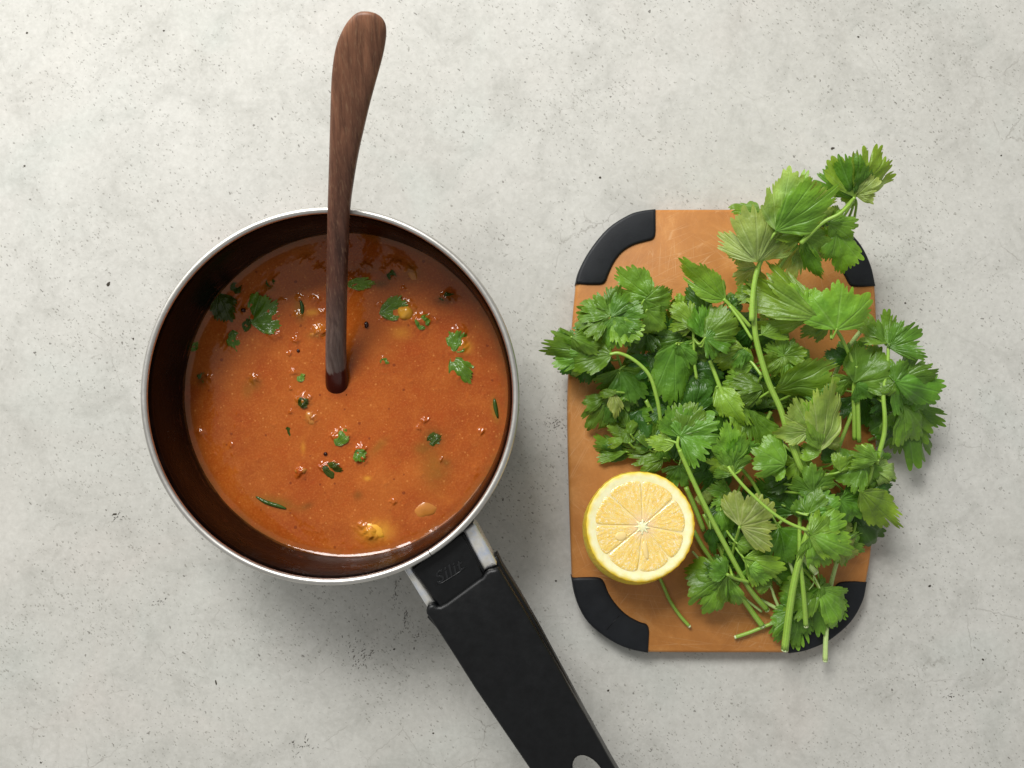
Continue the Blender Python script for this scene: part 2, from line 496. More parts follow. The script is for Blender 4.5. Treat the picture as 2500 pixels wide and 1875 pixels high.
def mat_wood():
    t = NT('dark_walnut')
    v = t.coord('Object', scale=(1, 0.10, 0.18))
    g = t.noise(v, 330.0, 6, 0.7, 0.6)
    g2 = t.noise(t.coord('Object', scale=(1, 0.14, 0.2)), 70.0, 4, 0.6, 0.8)
    pores = t.noise(t.coord('Object', scale=(1, 0.16, 0.2)), 1300.0, 2, 0.5)
    sep = t.n('ShaderNodeSeparateXYZ'); t.l(t.coord('Object'), sep.inputs[0])
    z = sep.outputs['Z']
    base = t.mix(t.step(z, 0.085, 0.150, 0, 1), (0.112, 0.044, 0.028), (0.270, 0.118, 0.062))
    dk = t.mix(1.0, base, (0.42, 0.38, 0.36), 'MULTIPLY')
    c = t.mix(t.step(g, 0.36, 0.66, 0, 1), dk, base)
    c = t.mix(t.step(g2, 0.52, 0.76, 0, 0.45), c, t.mix(1.0, base, (1.5, 1.45, 1.35), 'MULTIPLY'))
    c = t.mix(t.step(pores, 0.55, 0.75, 0, 0.40), c, (0.30, 0.18, 0.10))
    # dry, greyed wood just above the soup, then the dark wet band
    fray = t.math('ADD', z, t.math('MULTIPLY', g, 0.006))
    grey = t.math('MULTIPLY', t.step(fray, 0.082, 0.052, 0, 1), 0.8)
    c = t.mix(grey, c, t.mix(t.step(g, 0.36, 0.66, 0, 1), (0.085, 0.060, 0.052), (0.235, 0.190, 0.168)))
    wet = t.step(fray, 0.0485, 0.0475, 0, 1)
    c = t.mix(wet, c, (0.055, 0.010, 0.006))
    rg = t.n('ShaderNodeMix'); rg.data_type = 'FLOAT'
    t.l(wet, rg.inputs[0]); t.l(t.step(g, 0.3, 0.7, 0.50, 0.34), rg.inputs[2]); rg.inputs[3].default_value = 0.12
    t.setp(color=c, rough=rg.outputs[0], spec=0.42, normal=t.bump(g, 0.35, 0.0004))
    return t.m
M['wood'] = mat_wood()

def mat_pulp():
    t = NT('lemon_pulp')
    tc = t.n('ShaderNodeTexCoord')
    uv = tc.outputs['UV']                 # u = angle, v = radius (mm)
    def m(sx, sy, loc=0.0):
        mp = t.n('ShaderNodeMapping'); mp.inputs['Scale'].default_value = (sx, sy, 1); mp.inputs['Location'].default_value = (loc, loc, 0)
        t.l(uv, mp.inputs['Vector']); return mp.outputs[0]
    st = t.noise(m(1.0, 0.16), 0.9, 4, 0.6, 0.8)
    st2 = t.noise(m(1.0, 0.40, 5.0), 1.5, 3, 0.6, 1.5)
    ves = t.voro(m(1.0, 0.26, 2.0), 0.75, 'DISTANCE_TO_EDGE')
    c = t.ramp(st, [(0.32, (0.87, 0.57, 0.095)), (0.5, (0.90, 0.63, 0.145)), (0.7, (0.93, 0.73, 0.28))])
    c = t.mix(t.step(ves, 0.05, 0.0, 0, 0.42), c, (0.95, 0.80, 0.52))
    c = t.mix(t.step(st2, 0.555, 0.61, 0, 0.75), c, (0.97, 0.88, 0.66))  # white wet glints painted into the pulp colour as pale streaks
    c = t.mix(t.attr('core'), c, (0.93, 0.66, 0.44))
    h = t.math('ADD', t.step(ves, 0.0, 0.25, 0, 1), t.math('MULTIPLY', st2, 1.2))
    t.setp(color=c, rough=0.16, spec=0.55, normal=t.bump(h, 0.26, 0.0005), sss=0.25, coat=0.6, coat_rough=0.06)
    t.b.inputs['Subsurface Radius'].default_value = (1.0, 0.7, 0.25)
    t.b.inputs['Subsurface Scale'].default_value = 0.003
    return t.m
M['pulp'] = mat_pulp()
def mat_pith():
    t = NT('lemon_pith')
    v = t.coord('Object')
    n = t.noise(v, 260.0, 4, 0.6)
    c = t.mix(t.attr('zest'), t.mix(t.step(n, 0.3, 0.7, 0, 1), (0.88, 0.82, 0.42), (0.94, 0.90, 0.58)), (0.84, 0.64, 0.07))
    c = t.mix(t.attr('inner'), c, (0.92, 0.74, 0.36))
    t.setp(color=c, rough=0.42, spec=0.4, normal=t.bump(n, 0.25, 0.0004), sss=0.2)
    t.b.inputs['Subsurface Radius'].default_value = (1.0, 0.8, 0.3)
    t.b.inputs['Subsurface Scale'].default_value = 0.002
    return t.m
M['pith'] = mat_pith()
def mat_rind():
    t = NT('lemon_rind')
    v = t.coord('Object')
    n = t.voro(v, 480.0)
    n2 = t.noise(v, 50.0, 3, 0.6)
    c = t.mix(t.step(n2, 0.3, 0.7, 0, 1), (0.80, 0.52, 0.015), (0.86, 0.64, 0.04))
    t.setp(color=c, rough=0.36, spec=0.5, normal=t.bump(n, 0.55, 0.0007), sss=0.1)
    t.b.inputs['Subsurface Scale'].default_value = 0.002
    return t.m
M['rind'] = mat_rind()
M['pip'] = simple('lemon_pip_skin', (0.90, 0.68, 0.28), 0.35, 0, 0.5, 300, 0.1, 0.1).m
M['yellowbit'] = simple('yellow_vegetable_flesh', (0.74, 0.36, 0.035), 0.22, 0, 0.5, 160, 0.15, 0.2).m
M['onion'] = simple('translucent_onion', (0.46, 0.17, 0.030), 0.2, 0, 0.5, 160, 0.15, 0.2).m
M['seed'] = simple('dark_seed_coat', (0.035, 0.008, 0.005), 0.22, 0, 0.6, 800, 0.1, 0.3).m

M['leaf'] = mat_leaf('coriander_leaf', (0.106, 0.255, 0.018), (0.205, 0.355, 0.066), (0.20, 0.38, 0.07))
M['leaf_dark'] = mat_leaf('coriander_leaf_pile_shade', (0.046, 0.150, 0.012), (0.085, 0.20, 0.035), (0.09, 0.22, 0.04), 0.34)  # darker green: shade deep in the pile is put into the colour
M['leaf_light'] = mat_leaf('coriander_leaf_light_green', (0.165, 0.345, 0.026), (0.250, 0.410, 0.090), (0.28, 0.46, 0.10))
M['leaf_pale'] = mat_leaf('coriander_leaf_pale', (0.255, 0.410, 0.085), (0.28, 0.42, 0.115), (0.42, 0.56, 0.22), 0.46)
M['leaf_yellow'] = mat_leaf('coriander_leaf_yellowing', (0.240, 0.365, 0.060), (0.31, 0.40, 0.110), (0.50, 0.54, 0.24), 0.5)
M['leaf_olive'] = mat_leaf('soaked_coriander_leaf', (0.055, 0.095, 0.008), (0.06, 0.12, 0.02), (0.09, 0.15, 0.03), 0.2)
M['leaf_wet'] = mat_leaf('wet_coriander_leaf', (0.120, 0.255, 0.018), (0.14, 0.27, 0.06), (0.24, 0.38, 0.14), 0.22)
M['stem'] = mat_stem('coriander_stem', (0.200, 0.350, 0.035), (0.270, 0.430, 0.065))
M['stem_pale'] = mat_stem('coriander_stem_pale', (0.38, 0.52, 0.15), (0.46, 0.60, 0.23))
M['cut'] = mat_stem('coriander_stem_cut', (0.55, 0.66, 0.32), (0.66, 0.74, 0.42))

# ------------------------------------------------------------------ the setting: table top
bm = bmesh.new()
bmesh.ops.create_grid(bm, x_segments=2, y_segments=2, size=1.0)
bmesh.ops.scale(bm, vec=(1.6, 1.2, 1), verts=bm.verts)
tb = bm_obj('table_surface', bm, M['table'], smooth=False)
tag(tb, 'pale grey concrete-look table top with dark specks and hairline cracks', 'table top', kind='structure')

# chipped pits and short scratches that can be told apart on the table
M['pit'] = simple('dirt_in_surface_pit', (0.055, 0.047, 0.036), 0.8, 0, 0.2, 900, 0.3, 0.3).m
def table_marks():
    rng = random.Random(4)
    verts, faces = [], []
    def blob(x, y, a, b, ang):
        c = P(x, y, 0)
        k = H / FX
        n = 9
        i0 = len(verts)
        for i in range(n):
            an = 2 * math.pi * i / n
            r = rng.uniform(0.6, 1.15)
            u, w = a * r * math.cos(an) * k, b * r * math.sin(an) * k
            verts.append((c.x + u * math.cos(ang) - w * math.sin(ang), c.y + u * math.sin(ang) + w * math.cos(ang), 0.00015))
        verts.append((c.x, c.y, 0.00022))
        for i in range(n):
            faces.append((i0 + i, i0 + (i + 1) % n, i0 + n))
    for (x, y, a, b, g) in ((1465, 433, 4, 3, 0), (527, 1665, 2.5, 7, 0.2), (2033, 362, 5, 3.5, .3), (66, 80, 3, 3, 0), (265, 694, 7, 4, 1), (60, 405, 3, 3, 0),
                            (1357, 1418, 3, 3, 0), (2156, 1240, 3.5, 3, 0), (2270, 1430, 4, 3, .5), (1485, 1686, 3, 3, 0), (745, 1812, 2.5, 2.5, 0), (100, 1862, 3, 3, 0),
                            (280, 1255, 6, 3, .2), (325, 827, 2.5, 3, 0), (962, 1585, 3.5, 2.5, .4), (1058, 1790, 3, 2, 0), (2400, 1610, 3, 3, 0), (400, 75, 3, 2, 0),
                            (2060, 512, 3, 3, 0), (715, 1812, 3, 2, 0), (2210, 740, 2.5, 2.5, 0), (2444, 380, 3, 2, 0.5), (2095, 90, 3, 2.5, 0)):
        blob(x, y, a, b, g)
    # the two scuffed patches below the pan and the crazed one beside the board
    for (cx, cy, sx, sy, n, ang) in ((870, 1600, 36, 44, 46, 1.0), (990, 1510, 7, 32, 26, 1.45), (735, 1825, 26, 26, 22, 1.1), (1355, 1033, 20, 22, 26, .8),
                                     (1020, 1555, 22, 7, 12, 0.1), (385, 1470, 22, 8, 10, .4), (290, 1255, 16, 10, 12, .5), (2330, 1700, 30, 25, 18, .5),
                                     (965, 1448, 6, 26, 14, 1.5), (905, 1595, 12, 12, 10, .4)):
        for i in range(n):
            u, w = rng.gauss(0, .5) * 1.0, rng.gauss(0, .5)
            blob(cx + u * sx + w * sx * .2, cy + w * sy - u * 6, rng.uniform(.8, 4.5), rng.uniform(.4, .9), ang + rng.gauss(0, .35))
    o = mesh_from('surface_pits', verts, faces, M['pit'], tb, smooth=False)
    o['kind'] = 'stuff'
table_marks()

# ------------------------------------------------------------------ saucepan
RZ, SZ = 0.092, 0.037                          # rim height, soup level
pan_c = P(804, 967, RZ)
PC = (pan_c.x, pan_c.y)
R_out = 464 * (H - RZ) / FX
R_in = 0.0995
pan = empty('saucepan')
tag(pan, 'dark enamel saucepan with steel rim and long black handle, full of soup', 'saucepan')
prof = [(0.0005, 0.0012), (0.078, 0.0012), (0.086, 0.0022), (0.092, 0.007), (0.0968, 0.016), (0.1005, 0.036), (0.1020, 0.070), (0.1026, RZ - 0.004)]
v, f = lathe([(r, z) for r, z in prof], 160, PC)
mesh_from('outer_wall', v, f, M['enamel'], pan)
prof = [(0.0995 + .0019, RZ - 0.0035), (0.0992 + .0017, RZ - 0.006), (0.1001, RZ - .010), (0.0999, 0.070), (0.0994, 0.040), (0.0985, 0.022), (0.094, 0.010), (0.086, 0.005), (0.078, 0.004), (0.0005, 0.004)]
v, f = lathe(prof, 160, PC)
mesh_from('inner_wall', v, f, M['inner'], pan)
# rolled rim: a flattened bead with a groove on the inside
bead = []
for i in range(20):
    a = 2 * math.pi * i / 20
    bead.append((R_out - 0.00195 + 0.00195 * math.cos(a), RZ - 0.0022 + 0.0021 * math.sin(a)))
v, f = lathe(bead, 200, PC, closed=True)
mesh_from('rim', v, f, M['steel'], pan)
bead2 = [(R_out - 0.0033, RZ - 0.0012), (R_out - 0.0040, RZ - 0.0026), (R_out - 0.0045, RZ - 0.0034), (R_out - 0.0052, RZ - 0.0048), (R_out - .0052, RZ - .0066)]
v, f = lathe(bead2, 200, PC)
mesh_from('rim_lip', v, f, M['inner'], pan)
# weld seam on the rim
def on_rim(ang, r, z): return (PC[0] + r * math.cos(ang), PC[1] + r * math.sin(ang), z)
sa = math.atan2(-(1352 - 967), 1050 - 804)
sv, sf = tube([on_rim(sa, R_out - 0.0040 + 0.0040 * t / 6, RZ - 0.0021 + 0.00212 * math.sin(math.acos(max(-1, min(1, (t / 6 - .5) * 2 * .98))))) for t in range(7)], 0.00022, 6)
mesh_from('rim_seam', sv, sf, M['enamel'], pan)

# handle
HZ = 0.086
def hp(pts, z=HZ, n=6, closed=True):
    return [tuple(Q('H', x, y, z))[:2] for x, y in pts]
hand = [(344, 716), (352, 690), (372, 678), (395, 676), (408, 690), (430, 690), (470, 668), (660, 528), (682, 516), (700, 488), (722, 470), (752, 466), (776, 458), (792, 478),
        (900, 655), (1010, 840), (1130, 1045), (1240, 1240), (1350, 1430), (1475, 1655), (1560, 1800), (1610, 1900), (1625, 1985), (1590, 2060), (1510, 2105), (1410, 2105), (1310, 2060), (1220, 1990),
        (1090, 1840), (960, 1659), (800, 1425), (640, 1190), (520, 1000), (430, 860), (365, 762), (346, 738)]
hole = []
for i in range(28):
    a = 2 * math.pi * i / 28
    u, w = 88 * math.cos(a), 165 * math.sin(a)
    w = w + (60 if w > 0 else -60) * min(1, abs(w) / 60) * 0.5
    th = math.radians(-30)
    hole.append((1352 + u * math.cos(th) - w * math.sin(th), 1765 + u * math.sin(th) + w * math.cos(th)))
hd = prism('handle', hp(hand), HZ - 0.019, HZ, M['plastic'], pan, holes=[hp(hole)], bevel=0.0022, segs=4)
# lower flank, a little wider on the right of the grip
flank = [(350, 760), (770, 376), (800, 440), (905, 610), (1015, 800), (1128, 1010), (1245, 1225), (1352, 1425), (1400, 1520), (1300, 1560), (960, 1600), (640, 1180), (430, 850)]
prism('handle_flank', hp(flank, HZ - .008), HZ - 0.021, HZ - 0.008, M['plastic'], pan, bevel=0.002, segs=3)
neck = [(262, 468), (300, 430), (540, 262), (556, 262), (575, 290), (690, 500), (664, 545), (450, 690), (425, 690), (404, 660), (300, 520)]
prism('neck_plate', hp(neck, HZ - .0022), HZ - 0.012, HZ - 0.0022, M['plastic'], pan, bevel=0.0009, segs=3)
under = [(285, 455), (330, 420), (548, 262), (575, 245), (700, 470), (690, 520), (440, 690), (395, 670), (300, 480)]
prism('neck_core', hp(under, HZ - .005), HZ - 0.014, HZ - 0.005, M['plastic'], pan, bevel=0.0008, segs=2)
for nm, pts in (('steel_bracket', [(200, 455), (250, 430), (268, 470), (400, 664), (380, 676), (352, 700), (330, 668)]),
                ('steel_bracket', [(562, 235), (628, 185), (650, 205), (768, 425), (768, 445), (740, 458), (722, 462), (692, 480)])):
    prism(nm, hp(pts, HZ - .004), HZ - 0.018, HZ - 0.004, M['bracket'], pan, bevel=0.0024, segs=4)
# embossed word on the neck plate
cu = bpy.data.curves.new('lettering', 'FONT')
cu.body = 'Silit'
cu.size = 1.0; cu.extrude = 0.03; cu.shear = 0.15; cu.bevel_depth = 0.008; cu.space_character = 1.06
to = bpy.data.objects.new('lettering', cu)
COL.objects.link(to)
bpy.context.view_layer.update()
dg = bpy.context.evaluated_depsgraph_get()
tm = bpy.data.meshes.new_from_object(to.evaluated_get(dg))
COL.objects.unlink(to); bpy.data.objects.remove(to)
co = np.array([tuple(q.co) for q in tm.vertices])
w0, w1, h0, h1 = co[:, 0].min(), co[:, 0].max(), co[:, 1].min(), co[:, 1].max()
LZ = HZ - 0.0020
o0, o1, o2 = Q('H', 418, 556, LZ), Q('H', 578, 462, LZ), Q('H', 390, 492, LZ)
for q in tm.vertices:
    a = (q.co.x - w0) / (w1 - w0); b = (q.co.y - h0) / (h1 - h0)
    p = o0 + (o1 - o0) * a + (o2 - o0) * b
    q.co = (p.x, p.y, LZ + q.co.z * 0.008)
tm.materials.clear()
lo = link('embossed_lettering', tm, M['emboss'], hd, smooth=False)
us, uf = tube([Q('H', x, y, LZ) for x, y in ((410, 556), (440, 548), (520, 500), (585, 452))], 0.0003, 6)
mesh_from('lettering_underline', us, uf, M['emboss'], hd)

# ------------------------------------------------------------------ soup
sp_c = P(846, 961, SZ)
SC = PC
bumps = []      # (x, y, sigma, height) in world
tints = []      # (x, y, sigma, strength, colour)
def B(x, y, s=4.0, h=1.1):
    p = Q('S', x, y, SZ); bumps.append((p.x, p.y, s * .001, h * .001))
def T(x, y, sx, sy, ang, amt, col):
    p = Q('S', x, y, SZ); tints.append((p.x, p.y, sx * .001, sy * .001, ang, amt, col))
rs = random.Random(11)
glints = [(630, 340, 2.2, 1.0), (730, 422, 2.4, 1.3), (790, 425, 2.6, 1.4), (825, 480, 2.0, 1.1), (622, 572, 3.2, 1.3), (715, 595, 2.4, 1.0), (808, 560, 3.8, 1.7), (685, 650, 1.5, .7),
          (545, 755, 3.0, 1.1), (705, 728, 2.2, 1.1), (742, 840, 4.2, 1.9), (778, 915, 3.2, 1.2), (322, 975, 2.0, 1.0), (447, 1030, 1.6, .8), (1062, 450, 1.8, 1.0), (1170, 455, 4.4, 2.2),
          (1080, 505, 1.6, .9), (1395, 560, 3.6, 1.6), (1250, 925, 2.2, 1.1), (1222, 955, 1.8, .9), (982, 1040, 3.0, 1.4), (737, 1138, 3.2, 1.6), (832, 1112, 2.4, 1.3), (872, 1108, 2.0, 1.0),
          (988, 1358, 2.6, 1.2), (1025, 1392, 5.0, 2.0), (1120, 1258, 1.8, .9), (1480, 970, 1.8, .8), (945, 350, 4.5, 1.8), (1010, 285, 3.0, 1.3), (1125, 285, 4.6, 1.9), (1340, 415, 4.0, 1.6),
          (360, 748, 2.0, 1.0), (600, 385, 2.2, 1.0), (1120, 335, 2.0, 1.0), (500, 470, 2.0, .9), (1005, 530, 1.7, .6), (1160, 380, 1.5, .8), (815, 300, 3.0, 1.0), (760, 260, 3, 1.0),
          (1090, 300, 2.0, 1.2), (1180, 300, 3, 1.2), (700, 890, 1.5, .8), (695, 790, 1.3, .6), (1300, 510, 1.2, .6), (660, 430, 2, .9), (725, 490, 3, 1.0), (1315, 1085, 1.5, .7),
          (590, 480, 8, 1.6), (460, 600, 6, 1.2), (1235, 520, 5.5, 1.5), (1385, 620, 6, 1.4), (1395, 720, 6, 1.2), (1080, 684, 2.6, .9), (905, 992, 5, 1.3), (985, 1075, 4, 1.2), (860, 1125, 4, .9), (430, 450, 7, 1.0)]
for (x, y, s, h) in glints:
    B(x, y, s * .66, min(h, s * .66 * .66))
    for k in range(2):
        a, d = rs.uniform(0, 6.28), s * 1.9 * rs.uniform(.5, 1.3)
        q = s * rs.uniform(.2, .4)
        B(x + d * math.cos(a) * 3.2, y + d * math.sin(a) * 1.6, q, q * rs.uniform(.35, .75))
for i in range(150):
    a, r = rs.uniform(0, 2 * math.pi), 0.094 * math.sqrt(rs.random())
    bumps.append((SC[0] + r * math.cos(a), SC[1] + r * math.sin(a), rs.uniform(.4, 1.1) * .001, rs.uniform(.08, .32) * .001))
GREEN, OLIVE, YEL, DARK, BROWN = (0.035, 0.050, 0.006, 1), (0.20, 0.115, 0.012, 1), (0.78, 0.38, 0.035, 1), (0.020, 0.022, 0.004, 1), (0.16, 0.04, 0.008, 1)
for (x, y, sx, sy, g, am, c) in ((430, 450, 7, 10, .2, .85, DARK), (470, 380, 6, 5, 0, .6, DARK), (325, 755, 5, 6, 0, .7, DARK), (545, 770, 6, 7, .3, .55, OLIVE), (515, 800, 5, 8, 0, .35, OLIVE),
                                 (745, 850, 5, 4, 0, .8, OLIVE), (735, 750, 4, 4, 0, .6, OLIVE), (1280, 1000, 9, 8, .5, .85, GREEN), (1240, 1040, 8, 6, 0, .6, OLIVE), (1290, 1120, 12, 18, .2, .55, OLIVE),
                                 (1330, 1100, 5, 4, 0, .6, GREEN), (640, 1265, 20, 5, -.25, .6, OLIVE), (760, 1280, 6, 3, .4, .5, GREEN), (970, 1235, 4, 4, 0, .5, GREEN), (1250, 1295, 8, 5, .3, .35, (.55, .27, .09, 1)),
                                 (1045, 1385, 13, 8, .1, .9, YEL), (1165, 480, 6, 5, 0, .8, YEL), (1190, 320, 7, 8, 0, .55, OLIVE), (1335, 425, 10, 5, .2, .85, DARK), (730, 470, 4, 10, .2, .6, OLIVE),
                                 (1060, 1030, 10, 4, .7, .45, OLIVE), (900, 800, 9, 4, 0, .55, BROWN), (893, 800, 8, 6, 0, .85, (0.09, 0.014, 0.004, 1)), (885, 750, 10, 8, 0, .6, BROWN), (1420, 620, 5, 6, 0, .5, YEL), (780, 480, 6, 3, .2, .5, YEL), (1060, 360, 9, 4, .1, .6, GREEN),
                                 (775, 915, 5, 5, 0, .4, OLIVE), (1540, 880, 3, 9, .1, .7, (.22, .20, .02, 1)), (790, 570, 6, 3, .2, .5, OLIVE), (810, 540, 5, 4, 0, .3, YEL), (1150, 560, 8, 6, 0, .3, YEL), (745, 1040, 2, 5, 0, .4, YEL),
                                 (1000, 300, 14, 6, 0, .35, DARK), (1100, 330, 9, 4, 0, .5, DARK), (1010, 1165, 3, 2, 0, .6, YEL), (605, 375, 5, 4, 0, .6, GREEN), (480, 480, 8, 6, 0, .3, OLIVE)):
    T(x, y, sx * .5, sy * .5, g, am, c)
def soup_h(X0, Y0):
    z = np.zeros_like(X0)
    X = X0 + 0.0006 * np.sin(Y0 * 1300 + 2 * np.sin(X0 * 800)) + 0.00012 * np.sin(Y0 * 3900 + X0 * 900)
    Y = Y0 + 0.0005 * np.sin(X0 * 1500 + 2 * np.sin(Y0 * 700)) + 0.00012 * np.sin(X0 * 4300 - Y0 * 1100)
    for (bx, by, s, h) in bumps:
        d2 = (X - bx) ** 2 + (Y - by) ** 2
        z += h * np.exp(-d2 / (2 * s * s))
    z += 0.00025 * np.sin(X * 130 + 3 * np.sin(Y * 70)) * np.sin(Y * 110 + 2 * np.sin(X * 90))
    r = np.hypot(X0 - SC[0], Y0 - SC[1])
    z += 0.0012 * np.clip((r - 0.0955) / 0.004, 0, 1) ** 2
    ds = Q('S', 888, 760, SZ)
    d = np.hypot((X0 - ds.x), (Y0 - ds.y))
    z += 0.0003 * np.exp(-((d - .008) / .0028) ** 2) - 0.0009 * np.exp(-(d / .0085) ** 4)
    return z
NR, NA = 250, 720
rr = np.linspace(0.0004, 0.1002, NR)
aa = np.linspace(0, 2 * np.pi, NA, endpoint=False)
Rg, Ag = np.meshgrid(rr, aa, indexing='ij')
X = SC[0] + Rg * np.cos(Ag); Y = SC[1] + Rg * np.sin(Ag)
Z = SZ + soup_h(X, Y)
tint = np.zeros((NR, NA, 4)); tint[..., 3] = 1; murk = np.zeros((NR, NA)); 
for (tx, ty, sx, sy, g, am, c) in tints:
    dx, dy = X - tx, Y - ty
    u = dx * math.cos(g) + dy * math.sin(g); w = -dx * math.sin(g) + dy * math.cos(g)
    k = am * np.exp(-((u / sx) ** 2 + (w / sy) ** 2) * 0.5)
    tot = np.maximum(murk + k, 1e-5)
    tint = tint * (murk / tot)[..., None] + np.array(c) * (k / tot)[..., None]
    murk = np.maximum(murk, k) + 0.3 * np.minimum(murk, k)
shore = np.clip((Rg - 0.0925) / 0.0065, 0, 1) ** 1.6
idx = np.arange(NR * NA).reshape(NR, NA)
fa = np.stack([idx[:-1, :], np.roll(idx, -1, 1)[:-1, :].copy(), np.roll(idx, -1, 1)[1:, :], idx[1:, :]], -1).reshape(-1, 4)[:, ::-1]
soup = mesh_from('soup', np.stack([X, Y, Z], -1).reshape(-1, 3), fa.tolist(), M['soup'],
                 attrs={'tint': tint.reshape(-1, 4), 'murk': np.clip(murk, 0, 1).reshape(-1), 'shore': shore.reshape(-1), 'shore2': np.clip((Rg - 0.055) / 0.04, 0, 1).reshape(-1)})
if soup.data.polygons[5000].normal.z < 0:
    soup.data.flip_normals()
tag(soup, 'orange tomato soup filling the dark saucepan', 'soup')

# ------------------------------------------------------------------ leaves
def leaf_shape(rng, spread=1.75, NT_=141, MR=12, ruffle=1.0, teeth=0.15, bend=0.0, roll=0.0, lobes=None, width=1.0, puff=1.0):
    """unit leaf: base at the origin, tip on +x, normal +z -> verts (n,3), faces, vein, rim"""
    cs = [0.0, 0.46 * spread, -0.46 * spread, 0.84 * spread, -0.84 * spread]
    cs = [c + rng.uniform(-.07, .07) for c in cs]
    big = rng.uniform(.92, 1.08)
    am = [1.0, .95 * rng.uniform(.88, 1.05), .95 * rng.uniform(.88, 1.05), .74 * rng.uniform(.85, 1.1), .74 * rng.uniform(.85, 1.1)]
    th = np.linspace(-spread, spread, NT_)
    env = np.full_like(th, rng.uniform(.34, .50))
    # rounded lobes: each is a disc seen from the leaf base
    for c, a_, rh in zip(cs, am, (.385, .35, .35, .30, .30)):
        rho = rh * a_ * big
        d_ = a_ - rho
        dl = th - c
        disc = rho ** 2 - (d_ * np.sin(dl)) ** 2
        rad_ = np.where((disc > 0) & (np.cos(dl) > 0), d_ * np.cos(dl) + np.sqrt(np.maximum(disc, 0)), 0)
        env = np.maximum(env, rad_)
    ends = np.clip((spread - np.abs(th)) / 0.22, 0, 1)
    env = env * (0.30 + 0.70 * ends ** 0.55)
    n1 = round(rng.uniform(6.2, 8.0) * spread / 1.35); n2 = n1 * rng.choice((2.6, 3.0))
    ph, ph2 = rng.uniform(0, 1), rng.uniform(0, 1)
    warp = (th / spread + 0.05 * np.sin(th * 5 + rng.uniform(0, 6))) * 0.5
    t1 = np.abs(np.cos(np.pi * (warp * n1 + ph)))
    t2 = np.abs(np.cos(np.pi * (warp * n2 + ph2)))
    R = env * (1 - teeth * 0.62 * (1 - t1 ** 0.6) - teeth * 0.62 * (1 - t2 ** 0.65))
    R = R * (1 + 0.035 * np.sin(th * 7.3 + ph * 9))
    R /= max(1e-6, R.max())
    for _ in range(rng.choice((1, 2, 2))):
        c0 = rng.choice([0.13, -0.13, 0.40, -0.40, 0.52, -.52]) * spread + rng.uniform(-.06, .06)
        R *= 1 - rng.uniform(.10, .30) * np.exp(-((th - c0) / 0.035) ** 2)
    s = np.linspace(0.0, 1.0, MR) ** 0.8
    TH, S = np.meshgrid(th, s, indexing='ij')
    ks = np.ones(15) / 15.0
    Rs = np.convolve(np.pad(R, 7, mode='edge'), ks, mode='valid')
    kk_ = S ** 3.5
    RR = S * (Rs[:, None] * (1 - kk_) + R[:, None] * kk_)
    Sg = S
    S = np.clip(RR / max(1e-6, 0.96), 0, 1.05)
    x = RR * np.cos(TH); y = RR * np.sin(TH)
    # veins
    vein = np.zeros_like(x)
    for c, a in zip(cs, am):
        d = np.abs(-x * math.sin(c) + y * math.cos(c)); along = x * math.cos(c) + y * math.sin(c)
        wv = 0.020 * (1.15 - np.clip(along, 0, 1)) + 0.004
        vein = np.maximum(vein, np.where(along > 0, np.exp(-(d / wv) ** 2), 0))
        for j, (st, da) in enumerate(((0.30, .42), (0.30, -.42), (0.50, .40), (0.50, -.40), (.68, .5), (.68, -.5))):
            ox, oy = a * st * math.cos(c), a * st * math.sin(c)
            g = c + da
            dx, dy = x - ox, y - oy
            d = np.abs(-dx * math.sin(g) + dy * math.cos(g)); al = dx * math.cos(g) + dy * math.sin(g)
            vein = np.maximum(vein, np.where((al > 0) & (al < a * .42), 0.40 * np.exp(-(d / 0.010) ** 2), 0))
    y = y * width
    # relief
    z = np.zeros_like(x)
    k1, k2 = rng.uniform(1.8, 3.6), rng.uniform(5, 7)
    p1, p2, p3 = (rng.uniform(0, 6.28) for _ in range(3))
    z += ruffle * 0.105 * S ** 1.7 * np.sin(k1 * TH + p1)
    z += ruffle * 0.020 * S ** 4 * np.sin(k2 * TH + p2)
    z += ruffle * 0.040 * np.sin(5 * x + p3 + 1.5 * y) * np.sin(6 * y + p1)
    z += ruffle * 0.014 * np.sin(14 * x + p1 + 3 * np.sin(5 * y)) * np.sin(15 * y + p2)
    near = np.min(np.stack([np.abs(TH - c) for c in cs]), 0)
    for q in range(7):
        g_, fq = rng.uniform(0, 3.14), rng.uniform(9, 26)
        z += ruffle * 0.085 / fq * np.sin(fq * (x * math.cos(g_) + y * math.sin(g_)) + rng.uniform(0, 6.28)) * np.clip(RR * 3, 0, 1)
    z -= 0.004 * vein
    rim = Sg ** 6
    z += ruffle * rng.uniform(-.09, .05) * S ** 4 * (0.6 + 0.4 * np.sin(2.3 * TH + p2))
    # roll sides (about x) and bend along x
    if abs(roll) > 1e-3:
        ang = y * roll
        yy = np.sin(ang) / roll - z * np.sin(ang)
        zz = (1 - np.cos(ang)) / roll + z * np.cos(ang)
        y, z = yy, zz
    if abs(bend) > 1e-3:
        ang = x * bend
        xx = np.sin(ang) / bend - z * np.sin(ang)
        zz = (1 - np.cos(ang)) / bend + z * np.cos(ang)
        x, z = xx, zz
    tip = (x[NT_ // 2, -1], 0.0, z[NT_ // 2, -1])
    V = np.stack([x, y, z], -1).reshape(-1, 3)
    idx = np.arange(NT_ * MR).reshape(NT_, MR)
    F = np.stack([idx[:-1, :-1], idx[:-1, 1:], idx[1:, 1:], idx[1:, :-1]], -1).reshape(-1, 4)
    return V, F, vein.reshape(-1), rim.reshape(-1), tip

